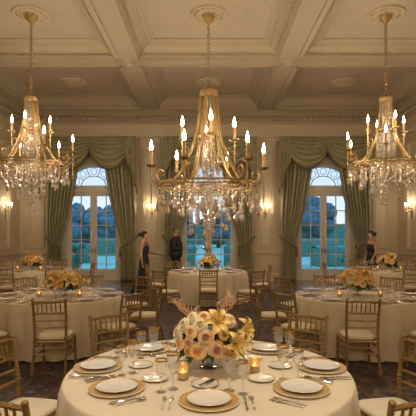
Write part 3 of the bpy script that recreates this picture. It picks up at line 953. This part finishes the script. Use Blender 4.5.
# nearest table: places as they are laid
def pt(x, y):   # a spot on the table top
    Y = 440 * (CAMZ - TOP) / (y - 234); return ((x - 208.5) * Y / 440, Y)
for x, y, w in ((209, 402, 'front'), (117, 389.5, 'front left'), (98.5, 367.5, 'left'), (149, 350, 'back left'), (301, 390, 'front right'), (321, 368, 'right'), (267, 350, 'back right')):
    X, Y = pt(x, y); setting('near', X, Y, w, True, False, False)
N_ = 'nearest round table'
for x, y, l in ((205, 385, 'before the front plate'), (155, 379.5, 'left of the candle'), (141, 366, 'between the left goblets'), (261, 379.5, 'front right of the flowers'), (280, 366.5, 'behind the right goblets'), (250.5, 359, 'behind the right votive')):
    X, Y = pt(x, y); o = tag(link('bread_plate', bread, None, (X, Y, TOP)), 'small gold-rimmed bread plate %s on the %s' % (l, N_), 'plate', 'bread plates of the ' + N_)
for x, y, k, l in ((121.5, 375.5, 0, 'front one of the left plate pair'), (133.5, 373, 1, 'rear one of the left plate pair'), (141, 358, 0, 'front one of the back left pair'), (153.5, 356, 1, 'rear one of the back left pair'),
                   (161, 392, 0, 'left one of the pair by the left votive'), (173, 389, 1, 'right one of the pair by the left votive'), (229.5, 390.5, 1, 'left one of the pair behind the front plate'), (243, 394, 0, 'right one of the pair behind the front plate'),
                   (283, 379.5, 1, 'left one of the right plate pair'), (298, 379.5, 0, 'right one of the right plate pair'), (278.5, 356.5, 1, 'left one of the back right pair'), (289.5, 357.5, 0, 'right one of the back right pair')):
    X, Y = pt(x, y); put_goblet(X, Y, k, 'gold-rimmed goblet, %s on the nearest table' % l, 'goblets of the ' + N_)
X, Y = pt(212, 384)
b = MB(); b.tube([(0, -.05, .004), (0, .0, .006), (0, .05, .004)], [.007, .008, .005], 7); b.cur = 1
b.prism([(-.008, .003), (.008, .003), (.008, .006), (-.008, .006)], .05, .1)
tag(b.build('butter_knife', [M['dark'], M['silver']], None, (X - .02, Y - .01, TOP + .016)), 'small black-handled butter knife on the bread plate behind the front plate', 'knife').rotation_euler = (0, 0, .9 + PI / 2)

NAMES8 = ['right', 'back right', 'back', 'back left', 'left', 'front left', 'front', 'front right']
for k in ('ml', 'mr', 'cb', 'bl', 'br'):
    c = TAB[k]['c']
    for i in range(8):
        a = TAU * i / 8
        setting(k, c[0] + .79 * math.cos(a), c[1] + .79 * math.sin(a), NAMES8[i], k in ('ml', 'mr') and i != 2, True, k in ('ml', 'mr'))

# votive candles
b = MB(); b.lathe([(.03, 0), (.034, .004), (.036, .06), (.038, .105), (.035, .105), (.033, .06), (.031, .01), (.004, .008)], 20, capt=False); vcup = b.mesh('votive_cup', M['amber'])
b = MB(); b.lathe([(.029, 0), (.029, .04), (.004, .038)], 14); vwax = b.mesh('votive_wax', M['wax'])
vfl = flame_mesh(.028, .006, 'small_flame')
def votive(x, y, label):
    o = link('votive_candle', None, None, (x, y, TOP)); tag(o, label, 'candle', 'votive candles')
    link('cup', vcup, o); link('wax', vwax, o, (0, 0, .01)); link('flame', vfl, o, (0, 0, .046))
    point('votive_light', (0, 0, .085), .03, .012, o, (1, .6, .25))
X, Y = pt(183, 379.5); votive(X, Y, 'lit amber votive left of the flower bowl on the ' + N_)
X, Y = pt(254.6, 372.5); votive(X, Y, 'lit amber votive right of the flower bowl on the ' + N_)
for k in ('ml', 'mr', 'cb', 'bl', 'br'):
    c = TAB[k]['c']
    for s, w in ((-1, 'left'), (1, 'right')): votive(c[0] + s * .31 + {'ml': .055, 'mr': -.05}.get(k, 0), c[1] - .2, 'lit amber votive %s of the flowers on the %s' % (w, TAB[k]['name']))

# ------------------------------------------------------------------ flowers
def rose_mesh(mo, mi, seed):
    """a wound heart and four whorls of overlapping, outward curling petals"""
    rr = random.Random(seed); b = MB()
    b.cur = 1
    b.grid(lambda u, v: ((.003 + .016 * u) * math.cos(u * 17), (.003 + .016 * u) * math.sin(u * 17), -.008 + (.040 - .004 * u) * v), 50, 3)
    b.lathe([(.004, -.01), (.017, .0), (.016, .02), (.002, .026)], 10)
    for ring, (np_, r0, r1, zb, zt, wd, curl) in enumerate(((3, .014, .024, -.004, .036, 1.35, .003), (4, .017, .033, -.008, .033, 1.1, .006), (5, .019, .043, -.012, .026, .95, .010), (6, .019, .054, -.016, .012, .82, .012))):
        b.cur = 1 if ring == 0 else 0
        off = rr.uniform(0, 6)
        for q in range(np_):
            a0 = off + TAU * q / np_; lift = rr.uniform(-.003, .003); tilt = rr.choice((-1, 1)) * .0035
            def fn(u, v):
                a = (u - .5) * 2; th = a0 + a * wd * (.6 + .4 * math.sin(v * PI * .6))
                r = r0 + (r1 - r0) * v ** .7 + tilt * a * v + curl * max(0, v - .7) * 2
                z = zb + (zt - zb) * math.sin(min(1, v * 1.05) * PI / 2) - curl * max(0, v - .75) * 2.5 - .005 * a * a * v + lift
                return (r * math.cos(th), r * math.sin(th), z)
            b.grid(fn, 6, 6)
    return b.mesh('rose', [mo, mi], ang=60)
def lily_mesh():
    b = MB()
    for q in range(6):
        a0 = TAU * q / 6; w0 = .019 if q % 2 else .026
        def fn(u, v):
            a = (u - .5) * 2; w = w0 * math.sin(PI * min(1, (v * .93 + .05))) ** .7
            r = .008 + .095 * v; z = .065 * math.sin(v * 2.2) - .035 * max(0, v - .6) * 2.2 + .010 * a * a
            ca, sa = math.cos(a0), math.sin(a0)
            return (r * ca - a * w * sa, r * sa + a * w * ca, z)
        b.grid(fn, 4, 9)
    b.cur = 1
    for q in range(5):
        a = TAU * q / 5 + .3
        b.tube([(0, 0, .01), (.02 * math.cos(a), .02 * math.sin(a), .06), (.034 * math.cos(a), .034 * math.sin(a), .085)], [.0016, .0016, .004], 5)
    return b.mesh('lily', [M['lily'], M['stamen']], ang=70)
ROSES = [rose_mesh(M['rose_' + m], M['heart_' + m], i) for i, m in enumerate(('orange', 'peach', 'cream', 'mauve'))]
LILY = lily_mesh()
def leaf_into(b, p, d, L, w):
    d = Vector(d).normalized(); sd = d.cross(Vector((0, 0, 1)));
    sd = sd.normalized() if sd.length > .01 else Vector((1, 0, 0)); up = sd.cross(d)
    def fn(u, v):
        a = (u - .5) * 2
        return Vector(p) + d * (L * v) + sd * (a * w * math.sin(PI * min(1, v * .95 + .04))) + up * (.25 * L * (v - v * v * 1.6) + .12 * w * abs(a))
    b.grid(fn, 2, 6)
def bouquet(k, x, y, W, H, nr, nl, seed, label, pal, twigs=6, zoff=.165, rs=1.):
    """flowers domed over a footed glass bowl; W/H half width and dome height"""
    rr = random.Random(seed)
    root = thing('flower_arrangement', label, 'flowers', (x, y, TOP), 0, 'flower centrepieces')
    b = MB(); q = W / .27
    b.lathe([(.068, 0), (.066, .006), (.022, .016), (.012, .035), (.014, .055), (.05, .066), (.095, .09), (.118, .125), (.12, .15), (.112, .15), (.108, .126), (.088, .098), (.04, .078), (.004, .074)], 28, capt=False)
    b.v = [(vx * q, vy * q, vz) for vx, vy, vz in b.v]
    b.build('glass_bowl', M['bowlglass'], root)
    # inner greenery mound
    b = MB()
    for i in range(110):
        a = rr.uniform(0, TAU); e = rr.uniform(-.35, 1.0)
        rad = W * .62 * math.cos(e * 1.2); p = (rad * .6 * math.cos(a), rad * .6 * math.sin(a), zoff + H * .3 * max(-.3, math.sin(e * 1.3)))
        d = (math.cos(a), math.sin(a), rr.uniform(-.55, .7) if e < .5 else rr.uniform(.3, 1))
        leaf_into(b, p, d, W * rr.uniform(.35, .68), W * rr.uniform(.06, .12))
    for i in range(18):
        a = TAU * i / 18 + rr.uniform(-.15, .15); ca, sa = math.cos(a), math.sin(a)
        leaf_into(b, (W * .5 * ca, W * .5 * sa, zoff + .01), (ca, sa, rr.uniform(-.75, -.1)), W * rr.uniform(.45, .7), W * .10)
    b.ellipsoid((0, 0, zoff + H * .18), (W * .55, W * .55, H * .42), 14, 8)
    b.build('foliage', M['leaf'], root, ang=70)['kind'] = 'stuff'
    b = MB()
    for i in range(16):
        a = rr.uniform(0, TAU); leaf_into(b, (W * .6 * math.cos(a), W * .6 * math.sin(a), zoff + H * rr.uniform(.1, .4)), (math.cos(a), math.sin(a), rr.uniform(-.1, .8)), W * .55, W * .08)
    b.build('light_leaves', M['leaflight'], root, ang=70)['kind'] = 'stuff'
    tot = nr + nl
    blooms = []
    for i in range(tot):
        f = (i + .5) / tot
        e = math.asin(min(1, .02 + f * .97)); a = i * 2.39996 + rr.uniform(-.25, .25)
        n = Vector((math.cos(e) * math.cos(a), math.cos(e) * math.sin(a), math.sin(e)))
        blooms.append((Vector((n.x * W * .84, n.y * W * .84, zoff + .02 + n.z * H * .86)), Vector((n.x, n.y, n.z + .25)).normalized()))
    lil = set(rr.sample(range(tot), nl)) if nl else set()
    big = set(); kinds = {}
    if k == 'near':
        # the front blooms as they sit in the bowl: (x, height, kind, size); kinds 0-3 roses, 4 lily
        FR = [(-.070, .165, 1, 1.05), (.050, .175, 3, 1.05), (-.018, .255, 3, .95), (.048, .335, 4, 1.), (.140, .215, 4, 1.), (.20, .285, 4, .95), (-.205, .265, 2, .85), (-.165, .320, 2, .9), (-.055, .330, 2, .9),
              (-.190, .205, 1, .75), (-.130, .215, 3, .7), (-.115, .285, 1, .8), (-.03, .375, 1, .8), (.145, .350, 2, .85), (-.11, .370, 2, .75), (.10, .275, 1, .7), (.0, .205, 2, .6), (-.13, .160, 0, .7), (.12, .145, 1, .7), (.22, .22, 2, .7)]
        blooms = [bl for bl in blooms if bl[0].y > .03][:14]; lil = set()
        for fx, fz, kd, sz in FR:
            q2 = 1 - (fx / .27) ** 2 - ((fz - .21) / .23) ** 2
            fy = -.20 * math.sqrt(max(.04, q2))
            blooms.append((Vector((fx, fy, fz)), Vector((fx * 1.6, fy - .10, fz - .19)).normalized())); kinds[len(blooms) - 1] = (kd, sz)
    for i, (p, nrm) in enumerate(blooms):
        rot = nrm.to_track_quat('Z', 'Y').to_euler()
        if i in kinds:
            kd, sc = kinds[i]
            o = link('lily', LILY, root, p + nrm * .03, rot) if kd == 4 else link('rose', ROSES[kd], root, p, rot)
        elif i in lil:
            o = link('lily', LILY, root, p, rot); sc = rs * rr.uniform(.95, 1.12)
        else:
            me = ROSES[rr.choice(pal)]
            o = link('rose', me, root, p, rot); sc = rs * rr.uniform(.75, 1.1) * (1.06 if i in big else 1)
        o.scale = (sc,) * 3
    for i in range(twigs):
        s = -1 if i % 2 else 1
        b = MB(); a = rr.uniform(-.5, .5); bx = s * rr.uniform(.15, .5) * W
        pts = [(bx * .5, .05, zoff + H * .5)]; x_, y_, z_ = pts[0]
        for st in range(7):
            x_ += s * W * rr.uniform(-.04, .2) + rr.uniform(-.03, .03) * q; y_ += rr.uniform(-.03, .03); z_ += H * rr.uniform(.07, .2)
            pts.append((x_, y_, z_))
        c = catmull(pts, 4); b.tube(c, [.007 * q * (1 - .6 * j / len(c)) for j in range(len(c))], 6)
        for br in range(4):
            j = rr.randrange(len(c) // 3, len(c) - 2); p = c[j]; d = Vector((s * rr.uniform(-.3, 1), rr.uniform(-.5, .5), rr.uniform(.1, .8)))
            b.tube(catmull([p, p + d * .03, p + d * .05 + Vector((0, 0, .02)), p + d * .08 + Vector((.01, 0, .015))], 3), [.004 * q] * 9 + [.0015], 5)
        b.build('twig', M['twig'], root)
    return root
X, Y = pt(208.5, 367)
bouquet('near', X, Y, .265, .215, 31, 4, 5, 'large bouquet of peach roses, golden lilies and coral twigs on the nearest table', [1, 1, 2, 2, 3], 9, rs=.95)
for k, W, H, nr, sd, l in (('ml', .27, .20, 34, 21, 'orange rose bouquet in a footed bowl on the left middle table'), ('mr', .27, .20, 34, 22, 'orange rose bouquet in a footed bowl on the right middle table'),
                           ('cb', .27, .20, 26, 23, 'apricot rose bouquet on the table before the middle window'), ('bl', .31, .21, 28, 24, 'apricot bouquet with twigs on the back left table'), ('br', .31, .21, 28, 25, 'apricot bouquet with twigs on the back right table')):
    c = TAB[k]['c']; bouquet(k, c[0] + {'ml': .085, 'mr': -.03}.get(k, .03), c[1] - .02, W, H, nr, 3, sd, l, [0, 0, 0, 1, 1, 2], 4 if k[0] == 'b' else 2, rs=1.15)

# ------------------------------------------------------------------ people
def skinned(name, V, E, Rd, material, parent, sub=2):
    me = bpy.data.meshes.new(name); me.from_pydata(V, E, [])
    tmp = bpy.data.objects.new(name, me); COL.objects.link(tmp)
    tmp.modifiers.new('skin', 'SKIN'); sv = me.skin_vertices[0].data
    for i, r in enumerate(Rd):
        r = r if isinstance(r, tuple) else (r, r)
        sv[i].radius = r; sv[i].use_root = (i == 0)
    sb = tmp.modifiers.new('sub', 'SUBSURF'); sb.levels = sub; sb.render_levels = sub
    dg = bpy.context.evaluated_depsgraph_get()
    out = bpy.data.meshes.new_from_object(tmp.evaluated_get(dg))
    out.name = name
    bpy.data.objects.remove(tmp); bpy.data.meshes.remove(me)
    out.materials.clear(); out.materials.append(material)
    out.polygons.foreach_set('use_smooth', [True] * len(out.polygons))
    return link(name, out, parent)
class Sk:
    def __init__(s): s.V = []; s.E = []; s.R = []
    def p(s, co, r, frm=None):
        s.V.append(tuple(co)); s.R.append(r); i = len(s.V) - 1
        if frm is not None: s.E.append((frm, i))
        return i
def hand(sk, wrist, d, side, frm):
    """palm and five curled fingers; d = direction of the hand"""
    d = Vector(d).normalized(); up = Vector((0, 0, 1)); sd = d.cross(up)
    sd = sd.normalized() if sd.length > .1 else Vector((0, 1, 0))
    nrm = sd.cross(d)
    w = Vector(wrist)
    palm = sk.p(w + d * .05, (.03, .016), frm)
    end = sk.p(w + d * .085, (.034, .013), palm)
    for i, L in enumerate((.062, .072, .068, .052)):
        o = (i - 1.5) * .02
        a = sk.p(w + d * .1 + sd * o, .0095, end); b_ = sk.p(w + d * (.1 + L * .55) + sd * o - nrm * .008, .0085, a); sk.p(w + d * (.1 + L * .9) + sd * o - nrm * .03, .007, b_)
    a = sk.p(w + d * .045 + sd * side * .036 , .0105, palm); sk.p(w + d * .085 + sd * side * .05 - nrm * .012, .008, a)
def person(x, y, rz, h, label, kind):
    """faces local +X; arms posed per kind"""
    root = thing('person', label, 'person', (x, y, .014 if y < 13.8 else 0), rz)
    k = h / 1.75
    sk = Sk()
    v = lambda a, b_, c: (a * k, b_ * k, c * k)
    fem = kind != 'man'
    sw = .165 if fem else .2
    hip = sk.p(v(0, 0, .95), (.10 * k, .15 * k) if fem else (.07 * k, .1 * k))
    wa = sk.p(v(.0, 0, 1.1), ((.085 if fem else .085) * k, (.115 if fem else .115) * k), hip)
    ch = sk.p(v(.01, 0, 1.28), ((.1 if fem else .095) * k, (.13 if fem else .135) * k), wa)
    up = sk.p(v(-.01, 0, 1.42), (.07 * k, .11 * k), ch)
    nk = sk.p(v(.0, 0, 1.5), .05 * k, up)
    jw = sk.p(v(.025, 0, 1.565), (.058 * k, .052 * k), nk)
    hd = sk.p(v(.015, 0, 1.645), (.088 * k, .072 * k), jw)
    sk.p(v(.0, 0, 1.705), (.07 * k, .06 * k), hd)
    nb = sk.p(v(.102, 0, 1.63), .014 * k, hd); sk.p(v(.118, 0, 1.612), .011 * k, nb)
    for s in (-1, 1):
        e = sk.p(v(.0, s * .072, 1.635), .016 * k, hd); sk.p(v(-.012, s * .084, 1.65), .011 * k, e)
        # legs
        a = sk.p(v(0, s * .09, .86), (.088 if fem else .07) * k, hip); kn = sk.p(v(.02, s * .09 , .5), .056 * k, a)
        an = sk.p(v(-.02, s * .09, .09), .037 * k, kn); hl = sk.p(v(.02, s * .09, .035), .034 * k, an); sk.p(v(.15, s * .1, .03), (.03 * k, .038 * k), hl)
    arms = {}
    for s in (-1, 1):
        sh = sk.p(v(-.01, s * sw, 1.41), .052 * k, up)
        if kind == 'man':
            el = v(-.02, s * (sw + .03), 1.12); wr = v(.24, s * .09, 1.13); d = (1, -s * .25, .02)
        elif kind == 'left':
            if s < 0: el = v(-.04, s * (sw + .05), 1.13); wr = v(.0, s * (sw + .06), .9); d = (.1, 0, -1)
            else: el = v(.1, s * (sw + .03), 1.16); wr = v(.33, s * .12, 1.13); d = (1, -.1, -.1)
        else:
            el = v(-.03, s * (sw + .05), 1.13); wr = v(.08, s * (sw + .02), .91); d = (.4, 0, -1)
        e = sk.p(el, .038 * k, sh); w = sk.p(wr, .025 * k, e)
        hand(sk, wr, d, -s if kind == 'man' else s, w)
        arms[s] = (v(-.01, s * sw, 1.41), el, wr)
    skinned('body', sk.V, sk.E, sk.R, M['skin'], root)
    # face
    for s in (-1, 1):
        b = MB(); b.ellipsoid(v(.088, s * .03, 1.645), (.008, .014, .009), 8, 6); b.build('eye', M['dark'], root)
    b = MB(); b.ellipsoid(v(.085, 0, 1.575), (.01, .026, .007), 8, 6); b.build('mouth', M['rose_mauve'], root)
    # hair
    b = MB()
    def hr(u, vv):
        a = TAU * u; e = PI * vv - PI / 2
        cx = math.cos(e) * math.cos(a); sy = math.cos(e) * math.sin(a); sz = math.sin(e)
        low = -.03 if cx > .1 else -.085
        rx, ry, rz_ = .102, .09, .1
        if cx > .3 and sz < .35: rx = .07
        if sz < 0 and not fem: ry = .082; rz_ = .07
        return v(-.008 + rx * cx, ry * sy, 1.665 + rz_ * sz)
    b.grid(hr, 24, 14, closeu=True)
    if fem: b.ellipsoid(v(-.13, 0, 1.66), (.06 * k, .06 * k, .055 * k), 12, 8)
    b.build('hair', M['hair'] if fem else M['hairgrey'], root, ang=80)
    if fem:
        rings = [(1.36, .085, .115, .015), (1.30, .118, .14, .015), (1.24, .122, .142, .012), (1.1, .095, .122, .0), (.98, .125, .165, -.01), (.85, .14, .18, -.01), (.6, .15, .19, -.03), (.3, .2, .24, -.08), (.02, .27, .29, -.14)]
        b = MB()
        def dr(u, vv):
            f = vv * (len(rings) - 1); i = min(len(rings) - 2, int(f)); t = f - i
            q = [rings[i][j] * (1 - t) + rings[i + 1][j] * t for j in range(4)]
            a = TAU * u; fold = 1 + .05 * math.sin(9 * a) * max(0, min(1, (1 - q[0]) * 1.2))
            return v(q[3] + q[1] * fold * math.cos(a), q[2] * fold * math.sin(a), q[0])
        b.grid(dr, 54, 24, closeu=True)
        if kind == 'left':
            for s in (-1, 1): b.tube([v(.085, s * .075, 1.34), v(.05, s * .095, 1.44), v(-.04, s * .09, 1.45), v(-.085, s * .07, 1.36)], .016 * k, 6)
        b.build('dress', M['black'], root, ang=80)
    else:
        j = Sk()
        a = j.p(v(-.01, 0, .84), (.17 * k, .22 * k)); b0 = j.p(v(0, 0, 1.0), (.165 * k, .205 * k), a); c = j.p(v(0, 0, 1.12), (.165 * k, .2 * k), b0); d = j.p(v(.01, 0, 1.29), (.175 * k, .22 * k), c); e = j.p(v(-.015, 0, 1.43), (.085 * k, .125 * k), d); j.p(v(-.01, 0, 1.485), (.06 * k, .065 * k), e)
        for s in (-1, 1):
            p0, p1, p2 = arms[s]
            q0 = j.p(p0, .074 * k, e); q1 = j.p(p1, .056 * k, q0); q2 = Vector(p1).lerp(Vector(p2), .93); j.p(tuple(q2), .042 * k, q1)
        skinned('suit_jacket', j.V, j.E, j.R, M['suit'], root)
        t = Sk(); h0 = t.p(v(0, 0, .97), (.13 * k, .175 * k))
        for s in (-1, 1):
            a = t.p(v(0, s * .09, .84), .105 * k, h0); n_ = t.p(v(.015, s * .09, .5), .078 * k, a); t.p(v(-.01, s * .09, .07), .066 * k, n_)
        skinned('trousers', t.V, t.E, t.R, M['suit'], root)
        b = MB(); b.lathe([(.058 * k, 1.455 * k), (.056 * k, 1.49 * k), (.057 * k, 1.525 * k)], 16, capb=False, capt=False); b.box(.155 * k, .175 * k, -.03, .03, 1.2 * k, 1.4 * k)
        b.build('shirt_collar', M['shirt'], root)
        for s in (-1, 1):
            b = MB(); b.ellipsoid(v(.06, s * .095, .04), (.15 * k, .055 * k, .04 * k), 14, 8); b.build('shoe', M['dark'], root)
    return root
person(-1.83, 12.6, -.15, 1.78, 'woman with dark bun in long black gown walking by the left curtain', 'left')
person(-1.04, 14.0, -.1, 1.95, 'grey-haired man in dark suit standing before the middle window', 'man')
person(5.06, 13.7, PI + .25, 1.80, 'woman with dark bun in strapless black dress behind the back right table', 'right')
b = MB(); b.box(-.09, .09, -.07, .07, 0, .012); b.box(-.085, .085, -.065, .065, .012, .016)
o = tag(b.build('notepad', M['dark'], None, (-.60, 13.965, 1.235), smooth=False), 'slim dark notepad held flat in the suited man\'s hands', 'notepad')

# ------------------------------------------------------------------ garden
b = MB(); b.box(-60, 60, YB + .3, 130, -.3, -.14); struct(b.build('ground_lawn', M['lawn'], smooth=False))
b = MB(); b.box(-12, 12, YB + .3, YB + 3.2, -.14, -.06); struct(b.build('ground_terrace', M['terrace'], smooth=False))
def clump(b, c, r, rr, n):
    for i in range(n):
        d = Vector((rr.gauss(0, 1), rr.gauss(0, 1), rr.gauss(0, .8))); d.normalize(); f = rr.uniform(.3, .88)
        q = r[0] * rr.uniform(.16, .4)
        def fn(u, v):
            a = TAU * u; e = PI * (v * .98 + .01) - PI / 2; w = 1 + .16 * math.sin(5 * a + i) * math.cos(4 * e + i * 2)
            return (c[0] + d.x * r[0] * f + q * w * math.cos(e) * math.cos(a), c[1] + d.y * r[1] * f + q * w * math.cos(e) * math.sin(a), c[2] + d.z * r[2] * f + q * w * math.sin(e))
        b.grid(fn, 12, 8, closeu=True)
rt = random.Random(31)
TREES = [(-20.6, 60, 5.2, 3.2, 'leftmost dark tree beyond the lawn'), (-13.0, 46, 5.0, 2.7, 'rounded tree left in the left door'), (-12.6, 60, 5.6, 3.2, 'paler tree farther back in the left door'), (-4.6, 60, 5.4, 2.9, 'dark tree seen left through the middle door'),
         (1.4, 60, 4.9, 2.4, 'distant tree behind the crystal strands'), (5.0, 47, 4.6, 2.5, 'dark tree seen right through the middle door'), (10.6, 46, 5.6, 2.5, 'tall tree at the left of the right door'), (13.6, 60, 6.6, 3.6, 'broad tree in the middle of the right door'), (17.2, 46, 5.8, 2.5, 'tall tree at the right of the right door')]
for x, y, h, r, l in TREES:
    t = thing('garden_tree', l, 'tree', (x, y, -.14), 0, 'trees beyond the lawn')
    b = MB(); b.tube([(0, 0, 0), (.1, 0, h * .3), (0, .1, h * .6)], [.35, .28, .15], 8); b.build('trunk', M['bark'], t)
    b = MB(); clump(b, (0, 0, h * .55), (r, r, h * .45), rt, 60); b.build('crown', M['tree'], t, ang=80)
def hedge(x0, x1, y, h, d, label):
    b = MB()
    def fn(u, v):
        k = [(0, 0), (0, .9), (.06, 1), (.94, 1), (1, .9), (1, 0)]
        i = int(round(v * 5)); a, z = k[i]; x = x0 + (x1 - x0) * u
        return (x, y + d * a + .04 * math.sin(x * 7 + i), h * z + .05 * math.sin(x * 5 + 2 * i) * (z > 0) - .14)
    b.grid(fn, max(12, int((x1 - x0) * 5)), 5)
    b.box(x0 + .03, x1 - .03, y + .05, y + d - .05, -.14, h - .25)
    tag(b.build('clipped_hedge', M['hedge'], ang=60), label, 'hedge', 'clipped garden hedges')
hedge(-11.5, -7.4, 28, 1.25, 1.2, 'low clipped hedge on the lawn beyond the left door')
hedge(-10.2, -6.0, 38, 1.5, 1.4, 'farther long hedge beyond the left door')
hedge(-2.6, -.8, 25, 1.15, 1.1, 'clipped hedge seen left through the middle door')
hedge(.9, 2.6, 25, 1.15, 1.1, 'clipped hedge seen right through the middle door')
hedge(6.1, 8.0, 25, 1.15, 1.1, 'clipped hedge low in the right door')
hedge(6.6, 13.0, 36, 1.45, 1.4, 'farther long hedge beyond the right door')
hedge(-40, 40, 76, 3.6, 3., 'long tall hedge closing off the far end of the garden')
def bush(x, y, r, h, l):
    t = thing('garden_bush', l, 'bush', (x, y, -.14), 0, 'round garden bushes')
    b = MB(); b.tube([(0, 0, 0), (0, 0, h * .4)], .06, 6); b.build('trunk', M['bark'], t)
    b = MB(); clump(b, (0, 0, h * .5), (r, r, h * .46), rt, 22); b.build('crown', M['hedge'], t, ang=80)
bush(-6.2, 20.6, .62, 1.75, 'round bush just outside the left door')
bush(7.0, 21.4, .55, 1.9, 'round bush just outside the right door')
bush(-1.5, 30, .8, 1.7, 'round bush beyond the left hedge of the middle door')
bush(1.9, 30, .8, 1.7, 'round bush beyond the right hedge of the middle door')

# ------------------------------------------------------------------ light
w = bpy.data.worlds.new('dusk'); S.world = w; w.use_nodes = True
nt = w.node_tree; bg = nt.nodes['Background']
tc = nt.nodes.new('ShaderNodeTexCoord'); sp = nt.nodes.new('ShaderNodeSeparateXYZ'); nt.links.new(tc.outputs['Generated'], sp.inputs[0])
rp = nt.nodes.new('ShaderNodeValToRGB'); e = rp.color_ramp.elements
e[0].position = 0; e[0].color = (.62, .68, .74, 1); e[1].position = .5; e[1].color = (.32, .72, 1.6, 1)
q = e.new(.16); q.color = (.42, .56, .74, 1)
nt.links.new(sp.outputs[2], rp.inputs[0]); nt.links.new(rp.outputs[0], bg.inputs['Color'])
bg.inputs['Strength'].default_value = 1.0

# added fill lights behind the camera, brightening the sides that face it
for x in (-3.87, 0, 3.87):
    point('rear_fill_light', (x, -.6, 3.7), 95, .35)
# added downward spots below the ceiling to brighten the tables; no fixtures there
def spot(x, y, power, ang=50):
    l = bpy.data.lights.new('table_fill_spot', 'SPOT'); l.energy = power; l.spot_size = math.radians(ang); l.spot_blend = .9; l.shadow_soft_size = .12; l.color = (1, .92, .79)
    link('table_fill_spot', l, None, (x, y, ZC - .12))
for k, p in (('near', 720), ('ml', 600), ('mr', 600), ('cb', 540), ('bl', 460), ('br', 460)):
    c = TAB[k]['c']; spot(c[0], c[1] - .2, p, 42)

S.view_settings.view_transform = 'Standard'; S.view_settings.look = 'None'
S.view_settings.gamma = 1; S.view_settings.use_curve_mapping = False
S.view_settings.exposure = .66
S.cycles.max_bounces = 8; S.cycles.diffuse_bounces = 4; S.cycles.glossy_bounces = 3; S.cycles.transparent_max_bounces = 24; S.cycles.transmission_bounces = 4
S.cycles.sample_clamp_indirect = 4; S.cycles.caustics_reflective = False; S.cycles.caustics_refractive = False
S.cycles.use_denoising = True
